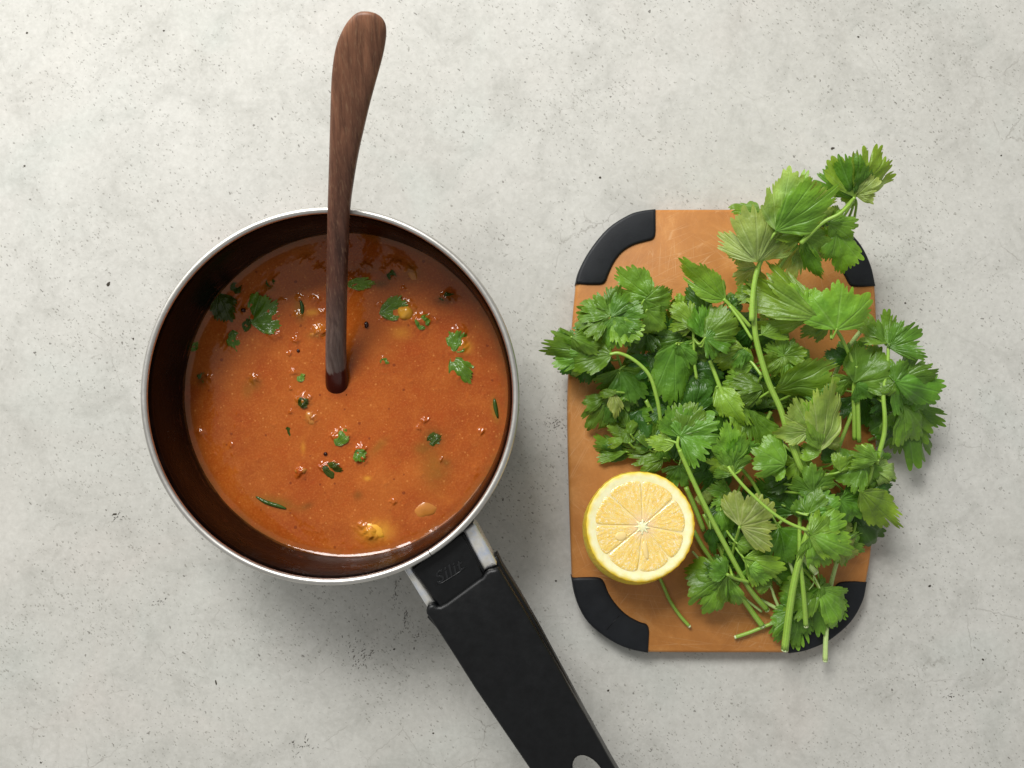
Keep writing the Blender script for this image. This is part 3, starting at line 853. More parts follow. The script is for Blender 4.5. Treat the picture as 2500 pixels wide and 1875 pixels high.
def place_leaf(name, base, tip_w, mat, parent, rng, side=0.0, flip=False, **kw):
    V, F, vein, rim, tip = leaf_shape(rng, **kw)
    base = Vector(base); ax = Vector(tip_w) - base
    L = ax.length
    tl = math.hypot(tip[0], tip[2])
    V = V * (L / tl)
    # turn so that the bent tip lies on the axis
    a = math.atan2(tip[2], tip[0])
    ca, sa_ = math.cos(-a), math.sin(-a)
    x = V[:, 0] * ca - V[:, 2] * sa_; z = V[:, 0] * sa_ + V[:, 2] * ca; y = V[:, 1]
    ax.normalize()
    up = Vector((0, 0, 1))
    yv = up.cross(ax).normalized(); zv = ax.cross(yv).normalized()
    c, s = math.cos(side), math.sin(side)
    y2 = yv * c + zv * s; z2 = zv * c - yv * s
    W = np.outer(x, np.array(ax)) + np.outer(y, np.array(y2)) + np.outer(z, np.array(z2)) + np.array(base)
    # nothing sinks into the board or the table
    W[:, 2] = np.maximum(W[:, 2], 0.0)
    o = mesh_from(name, W, (F[:, ::-1] if flip else F).tolist(), mat, parent, attrs={'vein': vein, 'rim': rim})
    return o, W

def board_floor(x, y):
    """height of whatever lies under a point of the pile"""
    bx0, by0 = P(1392, 511, .0105)[:2]; bx1, by1 = P(2140, 1593, .0105)[:2]
    return 0.0112 if (bx0 < x < bx1 and by1 < y < by0) else 0.0006

# herbs in the soup ---------------------------------------------------------------
def soup_leaf(bx, by, tx, ty, label, mat='leaf_wet', lift=0.0006, width=1.0, spread=1.2, seed=0):
    rng = random.Random(seed)
    b, t_ = Q('S', bx, by, SZ), Q('S', tx, ty, SZ)
    o, W = place_leaf('coriander_leaf_piece', b, t_, M[mat], None, rng, width=width * rng.uniform(.8, 1.0), spread=spread, ruffle=1.2, puff=.6, teeth=.19, NT_=91, MR=11)
    LL = (t_ - b).length
    dz = np.clip((W[:, 2] - SZ) / LL, -.3, .3)
    z = soup_h(W[:, 0], W[:, 1]) + SZ + lift * .55 + dz * min(LL, .012) * .65 - 0.0004 * np.sin(W[:, 0] * 900 + seed) * np.sin(W[:, 1] * 760 + seed * 2)
    co = W.copy(); co[:, 2] = z
    o.data.vertices.foreach_set('co', co.reshape(-1)); o.data.update()
    tag(o, label, 'herb', 'coriander leaf pieces floating on the soup')
    return o
soup_leaf(530, 525, 640, 450, 'largest green leaf piece floating on the soup, left of the wooden spoon', width=1.15, spread=1.3, seed=1)
soup_leaf(455, 550, 470, 640, 'small upright green leaf piece below the largest leaf piece on the soup', width=.55, seed=2)
soup_leaf(1060, 485, 1170, 445, 'dark green leaf piece beside the yellow lump right of the spoon', width=.7, seed=3)
soup_leaf(1225, 550, 1255, 485, 'dark green leaf piece right of the yellow lump in the soup', width=.9, seed=4)
soup_leaf(1370, 645, 1400, 570, 'upper of the two bright leaf pieces by the right side of the soup', width=1.0, seed=5)
soup_leaf(1355, 665, 1440, 775, 'lower, longer bright leaf piece by the right side of the soup', width=.62, seed=6)
soup_leaf(1062, 680, 1098, 686, 'tiny green leaf fleck right of the spoon tip', width=.8, seed=7)
soup_leaf(880, 1030, 925, 960, 'bright green leaf piece below the spoon tip in the middle of the soup', width=.75, seed=8)
soup_leaf(965, 1045, 1000, 1095, 'pale green leaf piece lower right of the one under the spoon', width=1.0, seed=9)
soup_leaf(825, 1120, 900, 1135, 'dark narrow leaf piece under the two bright ones in the middle', 'leaf_olive', width=.7, seed=10)
soup_leaf(400, 400, 440, 510, 'big dark soaked leaf at the left edge of the soup', 'leaf_olive', lift=.0003, width=.8, seed=11)
soup_leaf(920, 365, 1035, 358, 'dark leaf piece floating just right of the spoon near the back wall', 'leaf_wet', width=.35, seed=12)
soup_leaf(590, 360, 630, 350, 'small dark leaf piece floating behind the largest leaf piece', 'leaf_olive', width=.9, seed=13)
soup_leaf(285, 640, 312, 600, 'green leaf scrap touching the left wall of the pan', 'leaf_wet', width=.7, seed=14)
soup_leaf(680, 950, 690, 1005, 'thin dark leaf scrap left of the bright piece under the spoon', 'leaf_olive', width=.5, seed=15)
soup_leaf(720, 760, 755, 735, 'olive leaf piece left of the spoon tip', 'leaf_wet', width=.8, seed=16)
soup_leaf(725, 860, 765, 845, 'round olive vegetable skin below the spoon tip on the left', 'leaf_olive', width=.9, seed=17)
soup_leaf(1255, 1015, 1320, 990, 'soaked dark leaf half sunk in the lower right of the soup', 'leaf_olive', lift=.0002, width=.8, seed=18)
soup_leaf(1305, 420, 1370, 405, 'dark leaf with a bright glint at the upper right of the soup', 'leaf_olive', lift=.0002, width=.5, seed=19)
soup_leaf(505, 560, 520, 505, 'thin dark leaf tail under the largest leaf piece', 'leaf_olive', lift=.0003, width=.5, seed=20)
soup_leaf(310, 775, 335, 730, 'dark scrap half sunk near the left side of the soup', 'leaf_olive', lift=.0002, width=.7, seed=21)
soup_leaf(445, 385, 490, 370, 'small dark scrap at the shaded upper left of the soup', 'leaf_olive', lift=.0002, width=.8, seed=22)
soup_leaf(1090, 320, 1130, 330, 'dark scrap in the shaded back of the soup right of the spoon', 'leaf_olive', lift=.0002, width=.8, seed=23)

def lump(name, x, y, rx, ry, rz, mat, label, cat, ang=0.0, dz=0.0, seed=0):
    bm = bmesh.new()
    bmesh.ops.create_icosphere(bm, subdivisions=3, radius=1.0)
    c = Q('S', x, y, SZ)
    for v_ in bm.verts:
        n_ = mnoise.noise(v_.co * 1.6 + Vector((seed * 3.1, 0, 0)))
        p = v_.co * (1 + 0.22 * n_)
        X_, Y_ = p.x * rx, p.y * ry
        v_.co = (c.x + X_ * math.cos(ang) - Y_ * math.sin(ang), c.y + X_ * math.sin(ang) + Y_ * math.cos(ang), SZ + dz + p.z * rz)
    o = bm_obj(name, bm, mat)
    tag(o, label, cat)
    return o
lump('vegetable_piece', 1168, 480, .0052, .0048, .0040, M['yellowbit'], 'round yellow vegetable lump beside a dark leaf at upper right of the soup', 'vegetable', dz=-.0010, seed=1)
lump('vegetable_piece', 1032, 1378, .0105, .0060, .0040, M['yellowbit'], 'large yellow vegetable piece half sunk at the bottom of the soup', 'vegetable', ang=-.5, dz=-.0026, seed=2)
lump('vegetable_piece', 1195, 315, .0040, .0075, .0035, M['onion'], 'olive yellow vegetable piece in the shaded upper right of the soup', 'vegetable', ang=.4, dz=-.0024, seed=3)
lump('vegetable_piece', 808, 565, .0075, .0036, .0035, M['onion'], 'translucent vegetable piece touching the left of the spoon', 'vegetable', ang=.15, dz=-.0022, seed=4)
lump('onion_piece', 1250, 1295, .0085, .0055, .0022, M['onion'], 'translucent ribbed onion piece at lower right of the soup', 'onion', ang=.25, dz=-.0014, seed=5)
lump('onion_piece', 775, 915, .0035, .0060, .0028, M['onion'], 'narrow translucent onion sliver below the spoon tip', 'onion', ang=.45, dz=-.0016, seed=6)
lump('celery_piece', 737, 1133, .0042, .0026, .0026, M['onion'], 'small ribbed celery piece left of the dark narrow leaf', 'celery', dz=-.0011, seed=7)
lump('mustard_seed', 1007, 530, .0013, .0021, .0014, M['seed'], 'dark seed right of the spoon on the orange soup', 'seed', dz=.0006, seed=8)
lump('mustard_seed', 725, 637, .0010, .0010, .001, M['seed'], 'dark seed left of the spoon shaft', 'seed', dz=.0003, seed=9)
lump('mustard_seed', 838, 1063, .0012, .0011, .001, M['seed'], 'reddish dark seed below the spoon tip among the leaf pieces', 'seed', dz=.0003, seed=10)
lump('mustard_seed', 500, 470, .0016, .0014, .0014, M['seed'], 'dark shiny seed left of the largest leaf piece', 'seed', dz=.0012, seed=11)
for pts, lab in ((((1535, 835), (1540, 870), (1550, 915)), 'thin yellow green stalk at the right edge of the soup'),
                 (((550, 1240), (590, 1262), (640, 1278), (675, 1290)), 'long pale green stalk half sunk at the lower left of the soup'),
                 (((733, 425), (742, 460), (738, 500)), 'short green stalk between the largest leaf piece and the spoon')):
    path = catmull([tuple(Q('S', x, y, SZ + .0001)) for x, y in pts], 5)
    n_ = len(path)
    v, f = tube(path, [0.0013 * math.sin(math.pi * (i + .6) / (n_ + .2)) ** .5 for i in range(n_)], 8)
    tag(mesh_from('coriander_stalk_piece', v, f, M['leaf_olive']), lab, 'stalk')

# ------------------------------------------------------------------ wooden spoon
spoon = empty('wooden_spoon')
tag(spoon, 'dark walnut wooden spoon standing in the soup and leaning on the pan rim', 'spoon')
def spoon_part():
    # (y pixel, left pixel, right pixel, thickness m)
    rows = [(975, 806, 840, .006), (948, 797, 850, .0088), (925, 794.5, 850, .0095), (893, 795, 846.5, .0093), (850, 795, 845.5, .0095), (780, 796, 846.5, .0098), (678, 797, 848.5, .010), (590, 798.5, 851.5, .0102), (509, 800, 855.5, .0105),
            (440, 802, 864.5, .0105), (373, 804, 876, .0105), (310, 805.5, 890, .0102), (249, 807, 904.5, .0095), (190, 809.5, 920.5, .0088), (140, 815, 934, .0080), (105, 823, 941, .0075), (78, 834, 943.5, .007), (58, 845, 941, .0062), (43, 857, 932, .0052), (33, 869, 917, .0040), (28.5, 880, 901, .002)]
    def zof(yp):
        # straight line from the soup to the rim and on
        lo_, hi_ = 0.0, 0.25
        for _ in range(50):
            z = (lo_ + hi_) / 2
            yw = -(yp - 937.5) * (H - z) / FX
            zz = 0.037 + (yw - 0.0019) * 0.640
            if zz > z: lo_ = z
            else: hi_ = z
        return z
    ring = []
    for (yp, xl, xr, th) in rows:
        z = zof(yp) - 0.0
        a, b = P(xl, yp, z), P(xr, yp, z)
        ring.append((a, b, th))
    # finer along the length
    arr = [np.array([a.x, b.x, (a.y + b.y) / 2, a.z, th]) for a, b, th in ring]
    arr = catmull(arr, 5)
    n = 28
    verts, faces = [], []
    t = Vector((0, 1, .64)).normalized(); nrm = Vector((0, -.64, 1)).normalized()
    for q in arr:
        cx, hw = (q[0] + q[1]) / 2, (q[1] - q[0]) / 2
        for k in range(n):
            an = 2 * math.pi * k / n
            ex = math.copysign(abs(math.cos(an)) ** .85, math.cos(an)); ez = math.copysign(abs(math.sin(an)) ** .85, math.sin(an))
            verts.append(Vector((cx + hw * ex, q[2], q[3])) + nrm * (q[4] / 2 * ez))
    m = len(arr)
    for i in range(m - 1):
        for k in range(n):
            k2 = (k + 1) % n
            faces.append((i * n + k, i * n + k2, (i + 1) * n + k2, (i + 1) * n + k))
    faces.append(tuple(range(n))); faces.append(tuple((m - 1) * n + k for k in range(n))[::-1])
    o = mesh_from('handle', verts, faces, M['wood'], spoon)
    bm_ = bmesh.new(); bm_.from_mesh(o.data); bmesh.ops.recalc_face_normals(bm_, faces=bm_.faces); bm_.to_mesh(o.data); bm_.free()
    # the bowl under the surface
    bm = bmesh.new()
    bmesh.ops.create_uvsphere(bm, u_segments=32, v_segments=16, radius=1.0)
    c = P(826, 1010, 0.020)
    for v_ in bm.verts:
        x, y, z = v_.co
        zz = (z * 0.006) if z < 0 else (-z * 0.002)
        v_.co = (c.x + x * .020, c.y + y * .028, 0.0165 + zz + (y * .004))
    bm_obj('bowl', bm, M['wood'], spoon)
    v_, f_ = tube([P(822, 938, .034), P(824, 975, .022), P(826, 1000, .0165)], [.0045, .0045, .006], 12)
    mesh_from('neck', v_, f_, M['wood'], spoon)
spoon_part()

# ------------------------------------------------------------------ cutting board
BT = 0.0105
board = empty('cutting_board')
tag(board, 'orange brown cutting board with rounded corners and four black rubber corner grips', 'cutting board')
TLo = [(1407, 694), (1416, 660), (1442, 611), (1486, 558), (1537, 525), (1570, 515), (1602, 511)]
TRo = [(1960, 511), (1996, 520), (2031, 537), (2069, 563), (2102, 598), (2126, 647), (2138, 699)]
BRo = [(2117, 1421), (2107, 1467), (2078, 1518), (2026, 1563), (1980, 1584), (1955, 1591), (1927, 1595)]
BLo = [(1584, 1594), (1537, 1584), (1490, 1562), (1438, 1520), (1409, 1467), (1397, 1410)]
def dense(pts, n=5): return [tuple(p) for p in catmull(pts, n)]
outl = dense(TLo) + [(1700, 510.5), (1850, 510.5)] + dense(TRo) + dense([(2138, 699), (2142, 790), (2144, 950), (2141, 1092), (2130, 1330), (2117, 1421)])[1:-1] + dense(BRo) + [(1800, 1595), (1700, 1595)] + dense(BLo) \
    + dense([(1397, 1410), (1391, 1235), (1386.5, 1050), (1387, 950), (1391, 880), (1400, 767), (1407, 694)])[1:-1]
def wpts(pts, z): return [tuple(P(x, y, z))[:2] for x, y in pts]
prism('board_slab', wpts(outl, BT), 0.0025, BT, M['board'], board, bevel=0.0022, segs=2, seg_bottom=False)
def shift(pts, cx, cy, d):
    out = []
    for x, y in pts:
        L_ = math.hypot(x - cx, y - cy)
        out.append((x + (x - cx) / L_ * d, y + (y - cy) / L_ * d))
    return out
grips = [
    (TLo, [(1602, 560), (1600, 576), (1592, 585), (1570, 591), (1545, 599), (1520, 615), (1500, 640), (1487, 668), (1481, 684), (1474, 692), (1462, 695), (1435, 695)]),
    (TRo, [(2110, 700), (2084, 699), (2074, 692), (2063, 672), (2046, 645), (2022, 620), (1990, 602), (1968, 594), (1961, 585), (1959, 560)]),
    (BRo, [(1925, 1548), (1927, 1537), (1938, 1528), (1975, 1510), (2005, 1485), (2024, 1458), (2038, 1436), (2048, 1425), (2062, 1421), (2090, 1420)]),
    (BLo, [(1425, 1410), (1455, 1410), (1469, 1414), (1477, 1425), (1487, 1450), (1506, 1478), (1532, 1503), (1561, 1519), (1577, 1524), (1584, 1532), (1586, 1545)])]
for o_, i_ in grips:
    cx = 1765 
    ring = shift(dense(o_, 4), cx, 1050, 2.0) + dense(i_, 4)
    g = prism('corner_grip', wpts(ring, BT + .0018), 0.0, BT + 0.0018, M['rubber'], board, bevel=0.0019, segs=4)
# moulding seam across the lower left grip
v, f = tube([P(x, y, BT + .0018) for x, y in ((1512, 1503), (1496, 1521), (1481, 1538))], 0.00018, 5)
mesh_from('grip_seam', v, f, M['plastic'], board)

# ------------------------------------------------------------------ half lemon
lemon = empty('half_lemon')
tag(lemon, 'halved lemon lying cut face up on the orange board beside the coriander', 'lemon')
LZf = 0.0445
lc = P(1563, 1285, LZf)
RL = 134 * (H - LZf) / FX
tilt_dir = math.radians(235)       # the rind shows at the lower left
tilt = math.radians(7)
axis = Vector((math.cos(tilt_dir + math.pi / 2), math.sin(tilt_dir + math.pi / 2), 0))
from mathutils import Matrix
LR = Matrix.Rotation(-tilt, 3, axis)
def LT(p): return lc + LR @ Vector(p)
# rind: lower bowl, a bit wider than the cut and bulging towards the lower left
verts, faces = [], []
NU, NV = 120, 30
bulge = Vector((-0.0026, -0.0062, 0))
for j in range(NV + 1):
    t = j / NV
    phi = t * math.pi / 2
    r = RL * math.cos(phi) ** 0.62 if j < NV else 0.0004
    r *= (1 + 0.015 * math.sin(min(1, t * 3) * math.pi))
    z = -0.0335 * math.sin(phi) ** 1.0
    off = bulge * math.sin(min(1, t * 1.6) * math.pi / 2)
    for i in range(NU):
        a = 2 * math.pi * i / NU
        wob = 1 + 0.006 * math.sin(3 * a + 1) + 0.004 * math.sin(7 * a) + 0.0035 * math.sin(37 * a + 2 * j) * (1 if j < 6 else 0)
        p = LT((r * wob * math.cos(a) + off.x, r * wob * math.sin(a) + off.y, z))
        p.z = max(p.z, BT + 0.0002)
        verts.append(p)
for j in range(NV):
    for i in range(NU):
        i2 = (i + 1) % NU
        faces.append((j * NU + i, (j + 1) * NU + i, (j + 1) * NU + i2, j * NU + i2))
mesh_from('rind', verts, faces, M['rind'], lemon)
# pith disc with the zest edge
angs = [math.radians(a) for a in (87, 38, -10, -48, -93, -140, -182, -225)]
RP = 110.5 / 134.0
verts, faces, zest, inner = [], [], [], []
rings = [0.0, 0.4, 0.72, RP + .02, 0.90, 0.94, 0.965, 0.985, 1.0, 1.004]
zs = [-.00035, -.00035, -.00035, -.0002, 0.0, .0002, .0001, -.0001, -.0006, -.0016]
for q, zz in zip(rings, zs):
    for i in range(NU):
        a = 2 * math.pi * i / NU
        wob = 1 + (0.006 * math.sin(3 * a + 1) + 0.004 * math.sin(7 * a) + 0.0035 * math.sin(37 * a)) * min(1, q)
        verts.append(LT((RL * q * wob * math.cos(a), RL * q * wob * math.sin(a), zz)))
        inner.append(1.0 if q < RP else 0.0)
        zest.append(max(0, min(1, (q - 0.925 + 0.012 * math.sin(23 * a)) / 0.055)))
for j in range(len(rings) - 1):
    for i in range(NU):
        i2 = (i + 1) % NU
        faces.append((j * NU + i, j * NU + i2, (j + 1) * NU + i2, (j + 1) * NU + i))
mesh_from('pith', verts, faces, M['pith'], lemon, attrs={'zest': zest, 'inner': inner})
# pulp segments
pcx, pcy = Vector(((617 - 597) / 3.457, -(575 - 580) / 3.457, 0)).xy * ((H - LZf) / FX)
rg = random.Random(5)
for s in range(8):
    a1, a0 = angs[s], angs[(s + 1) % 8]
    if a0 > a1: a0 -= 2 * math.pi
    na, nr = 26, 26
    verts, faces, uvs, core = [], [], [], []
    da = a1 - a0
    for j in range(nr + 1):
        t = j / nr
        for i in range(na + 1):
            u = i / na
            a = a0 + da * u
            # outer rounding of a segment
            corner = 1.02 - 0.06 * (abs(2 * u - 1) ** 6)
            rout = RL * RP * corner * (1 + .008 * math.sin(9 * a))
            r = 0.0030 + (rout - 0.0030) * t
            gap = 0.00005 + 0.00007 * (1 - t) + 0.0004 * t ** 6
            lat = (2 * u - 1)
            aa_ = a - lat * gap / max(r, 0.002)
            x = pcx * (1 - t) + r * math.cos(aa_); y = pcy * (1 - t) + r * math.sin(aa_)
            edge = min(1, min(u, 1 - u) * da * max(r, .001) / 0.0007) * min(1, (1 - t) / 0.04) 
            n_ = mnoise.noise(Vector((a * 14, r * 320, s))) * 0.00016 + mnoise.noise(Vector((a * 30, r * 700, s + 9))) * 0.00008
            zz = -0.00045 + 0.00055 * edge ** .5 + n_ * edge
            verts.append(LT((x, y, zz)))
            uvs.append((a * 12.0, r * 1000.0))
            core.append(max(0, 1 - t / 0.30) * 0.7)
    W1 = na + 1
    for j in range(nr):
        for i in range(na):
            faces.append((j * W1 + i, (j + 1) * W1 + i, (j + 1) * W1 + i + 1, j * W1 + i + 1))
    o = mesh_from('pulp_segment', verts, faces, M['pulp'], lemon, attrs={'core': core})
    if o.data.polygons[300].normal.z < 0: o.data.flip_normals()
    ul = o.data.uv_layers.new(name='UVMap')
    li = np.zeros(len(o.data.loops), dtype=np.int32); o.data.loops.foreach_get('vertex_index', li)
    ul.data.foreach_set('uv', np.array(uvs, dtype=np.float32)[li].reshape(-1))
def lem_blob(name, ex, ey, rx, ry, ang, mat, h=.0009):
    bm = bmesh.new(); bmesh.ops.create_icosphere(bm, subdivisions=3, radius=1)
    p0 = Q('E', ex, ey, LZf) - lc
    for v_ in bm.verts:
        x, y, z = v_.co * (1 + .15 * mnoise.noise(v_.co * 2 + Vector((ex, 0, 0))))
        X_, Y_ = x * rx, y * ry
        v_.co = LT((p0.x + X_ * math.cos(ang) - Y_ * math.sin(ang), p0.y + X_ * math.sin(ang) + Y_ * math.cos(ang), z * h))
    bm_obj(name, bm, mat, lemon)
lem_blob('pip', 432, 650, .0038, .0026, .1, M['pip'], .0006)
lem_blob('pip', 640, 770, .0016, .0058, .15, M['pip'], .0007)
lem_blob('core', 617, 575, .0030, .0030, 0, M['pith'], .0007)
for k in range(8):
    a = angs[k]
    lem_blob('core_ray', 617 + 36 * math.cos(a), 575 - 36 * math.sin(a), .0022, .0007, a, M['pith'], .0006)

# ------------------------------------------------------------------ coriander sprigs
SPR = {}
def sprig(key, label):
    e = empty('coriander_sprig')
    tag(e, label, 'herb sprig', 'fresh coriander sprigs piled on the board')
    SPR[key] = {'e': e, 'stems': [], 'n': 0}
sprig('tall', 'tall pale coriander sprig reaching past the top edge of the board')
sprig('left', 'bushy arching coriander sprig hanging over the left edge of the board')
sprig('mid', 'coriander sprig with crinkled middle leaves and a long stem ending right of the lemon')
sprig('upper', 'coriander sprig with a narrow leaf pointing up at the bare orange board')
sprig('right', 'coriander sprig with twin arching stems and a broad toothed leaf near the right board edge')
sprig('far', 'coriander sprig hanging over the right edge of the board onto the grey table')
sprig('thin', 'coriander sprig with a thin curved stem crossing a yellowing leaf')
sprig('thick', 'thickest pale coriander stem ending at the bottom edge of the board')
sprig('yellow', 'single pale yellow green coriander leaf right of the lemon')
sprig('low', 'coriander sprig with a drooping leaf low on the board right of the lemon')
sprig('foot', 'coriander sprig lying over the lower right black corner grip')
sprig('off', 'pale coriander stem poking out beyond the bottom edge of the board')
sprig('loose', 'short loose stem lying on the board just below the lemon')
sprig('twig', 'short green cut stem lying flat left of the thick stem ends')
sprig('corner', 'curly coriander sprig at the lower right with a leaf tip over the table')
sprig('olive', 'dull yellow green coriander sprig in the centre beside the long stem')
sprig('gap', 'straight diagonal stem crossing the open patch of board at the right')
sprig('under', 'coriander sprig coloured darker for shade, buried beneath the left half of the pile')
sprig('under2', 'coriander sprig coloured darker for shade, buried beneath the right half of the pile')
sprig('behind', 'coriander stems tucked close behind the right side of the lemon')

def stem(key, crop, pts, r0, r1, z0, z1, mat='stem', zmid=None, cut=False, name='stem'):
    n = len(pts)
    P3 = []
    for i, (x, y) in enumerate(pts):
        t = i / (n - 1)
        z = z0 + (z1 - z0) * t
        if zmid is not None: z += (zmid - (z0 + z1) / 2) * math.sin(math.pi * t)
        P3.append(tuple(Q(crop, x, y, z * .001)))
    path = catmull(P3, 6)
    m = len(path)
    k = 0.56 / FX * .88
    rad = [(r0 + (r1 - r0) * i / (m - 1)) * k for i in range(m)]
    v, f = tube(path, rad, 18, 0.045)
    st = [(1.0 if (i % 18) % 2 else 0.0) for i in range(len(v))]
    o = mesh_from(name, v, f, M[mat], SPR[key]['e'], attrs={'stripe': st})
    SPR[key]['stems'] += [Vector(p) for p in path]
    if cut:
        d = (Vector(path[-1]) - Vector(path[-2])).normalized()
        e = Vector(path[-1])
        v, f = tube([e - d * .0004, e + d * .0005, e + d * 0.0011], [rad[-1] * 0.97, rad[-1] * 0.99, rad[-1] * .80], 12, 0.03)
        mesh_from('cut_end', v, f, M['cut'], o)
    return o

# stems (pixel radii; heights in mm)
stem('tall', 'C', [(600, 1500), (560, 1420), (480, 1210), (420, 1000), (330, 800), (270, 620), (215, 400), (203, 200), (200, 0)], 8.6, 7.4, 40, 58)
stem('tall', 'C', [(640, 1500), (580, 1400), (520, 1250), (450, 1080), (380, 900), (320, 780), (270, 640)], 8.5, 6, 36, 50)
stem('tall', 'B', [(278, 1600), (290, 1350), (335, 1120), (440, 930), (560, 850), (700, 835), (760, 840)], 8, 4, 58, 62)
stem('tall', 'B', [(325, 1200), (345, 1080), (400, 930), (490, 800)], 5.5, 3.5, 58, 68)
stem('tall', 'B', [(420, 1310), (500, 1160), (600, 1010), (695, 910)], 4.5, 4.5, 45, 52)
stem('tall', 'B', [(720, 900), (800, 820), (920, 710), (1060, 640), (1150, 560), (1205, 485)], 6.5, 3.8, 68, 84)
stem('tall', 'B', [(920, 710), (900, 600)], 3, 2, 62, 66, name='petiole')
stem('tall', 'C', [(0, 150), (90, 270), (190, 430)], 4.2, 4.2, 44, 50)
stem('tall', 'C', [(120, 540), (190, 620), (265, 720)], 4, 4.5, 36, 44)
stem('tall', 'C', [(215, 420), (240, 395), (262, 390)], 2.5, 2, 50, 50, name='petiole')
stem('left', 'A', [(560, 780), (640, 772), (760, 830), (880, 950), (940, 1130), (970, 1300), (985, 1420), (1000, 1560)], 4.5, 6.2, 46, 30, zmid=46)
stem('mid', 'D', [(60, -70), (90, 0), (180, 200), (300, 450), (420, 680), (560, 940), (640, 1060), (740, 1175)], 6.0, 8.0, 46, 17, zmid=38, cut=True)
stem('mid', 'A', [(1120, 1440), (1110, 1520), (1150, 1590)], 4.5, 5.5, 44, 44)
stem('mid', 'A', [(1110, 1500), (1050, 1480), (1000, 1470)], 4, 2.5, 44, 42, name='petiole')
stem('upper', 'A', [(1480, 330), (1540, 390), (1620, 470), (1700, 560)], 5, 5.5, 44, 44)
stem('upper', 'A', [(1370, 830), (1420, 960), (1470, 1090), (1530, 1200)], 5.5, 6.5, 34, 36)
stem('upper', 'A', [(1235, 560), (1240, 700), (1245, 850), (1265, 980)], 3.5, 4.5, 40, 34)
stem('right', 'C', [(1052, 1260), (1045, 1000), (1035, 800), (1005, 640), (950, 500), (870, 355), (740, 250), (620, 195)], 6.5, 4.0, 30, 60)
stem('right', 'C', [(1015, 1240), (1012, 1050), (1008, 880), (1015, 720), (1030, 640)], 6.0, 5, 29, 44)
stem('gap', 'C', [(1115, 300), (1000, 445), (905, 600), (840, 760), (815, 840)], 6.5, 6.5, 34, 26, 'stem_pale')
stem('right', 'C', [(1000, 1020), (935, 1180), (870, 1350), (860, 1400)], 5.5, 6.5, 26, 24)
stem('far', 'C', [(1290, 490), (1285, 620), (1265, 740), (1250, 880), (1262, 1060), (1255, 1200), (1210, 1370), (1180, 1480)], 4.5, 7.0, 46, 36, zmid=46)
stem('far', 'C', [(1265, 765), (1330, 770)], 3.5, 3, 46, 46, name='petiole')
stem('thin', 'D', [(440, 60), (480, 120), (600, 255), (760, 400), (900, 495), (1060, 562)], 4.6, 4.4, 50, 58)
stem('thick', 'D', [(1215, 150), (1110, 440), (1065, 560), (1010, 740), (955, 950), (915, 1200), (880, 1485)], 8, 11, 34, 24, zmid=36, cut=True)
stem('yellow', 'D', [(528, 530), (512, 590), (490, 660), (470, 760)], 3.4, 4.2, 46, 26)
stem('low', 'D', [(600, 960), (500, 935), (430, 900)], 5.2, 4.4, 31, 42)
stem('low', 'D', [(500, 1000), (560, 1100), (630, 1200), (705, 1300)], 7, 8.5, 20, 15, cut=True)
stem('foot', 'D', [(1000, 390), (995, 600), (1000, 800), (1020, 980), (1035, 1150), (1045, 1300)], 5.4, 7.4, 32, 26, zmid=34, cut=True)
stem('foot', 'D', [(880, 640), (1000, 750), (1120, 885)], 5, 8.5, 26, 30, 'stem_pale', cut=True)
stem('foot', 'D', [(905, 770), (935, 860), (960, 940)], 4.5, 4.5, 26, 22, 'stem_pale')
stem('foot', 'D', [(1105, 905), (1105, 970), (1065, 1025)], 2.2, 1.6, 26, 24, 'stem_pale')
stem('foot', 'D', [(1105, 905), (1130, 960), (1155, 1010)], 2.0, 2.2, 26, 28, 'stem_pale')
stem('off', 'D', [(1300, 760), (1265, 880), (1235, 1010), (1215, 1200), (1200, 1400), (1195, 1570)], 6.0, 7.6, 14.5, 14, 'stem_pale', cut=True)
stem('loose', 'E', [(760, 1000), (800, 1090), (850, 1200), (930, 1320), (1010, 1410)], 4.8, 5.2, 13, 13, cut=True)
stem('twig', 'D', [(800, 1275), (700, 1315), (600, 1355), (500, 1388)], 5.2, 5.6, 14, 13, cut=True)
stem('low', 'D', [(540, 1065), (620, 1130), (700, 1190)], 3.6, 4.2, 16, 14, 'stem_pale')
stem('low', 'D', [(690, 1095), (770, 1140), (860, 1190)], 5, 6, 15, 14, 'stem_pale')
stem('thin', 'D', [(700, 930), (770, 1000), (800, 1080), (840, 1170)], 3.0, 5.0, 24, 16, 'stem_pale')
stem('behind', 'D', [(110, 220), (180, 380), (250, 560)], 7, 7.5, 24, 18)
stem('behind', 'D', [(190, 230), (270, 420), (330, 560), (420, 760)], 6, 6.5, 24, 16)
stem('behind', 'D', [(170, 560), (250, 700), (330, 810), (400, 900)], 6.5, 7, 17, 14)
stem('behind', 'D', [(160, 720), (230, 800), (300, 880)], 3.5, 3.5, 14, 13, 'stem_pale')
stem('behind', 'D', [(250, 430), (330, 600), (420, 800), (520, 980)], 6, 6.5, 20, 16)
stem('under2', 'C', [(340, 1010), (290, 1120), (260, 1200)], 6, 6.5, 26, 22)
stem('under2', 'D', [(500, 20), (580, 120), (640, 200), (760, 420)], 5, 5.5, 22, 20)
stem('corner', 'D', [(1560, 60), (1540, 150), (1500, 240), (1440, 380), (1370, 500)], 6, 6.5, 40, 26)
stem('corner', 'D', [(1400, 660), (1450, 420), (1500, 240)], 4, 5, 18, 34)
stem('under', 'A', [(850, 1150), (920, 1280), (1000, 1420)], 6, 6.5, 26, 22)
stem('under', 'A', [(620, 790), (700, 1000), (790, 1200), (850, 1350)], 4, 5.5, 22, 18)
stem('under', 'A', [(620, 1050), (660, 1200), (740, 1400), (870, 1600)], 4, 5.5, 26, 18)
stem('olive', 'C', [(735, 1350), (760, 1240), (780, 1150)], 3, 3, 44, 48)
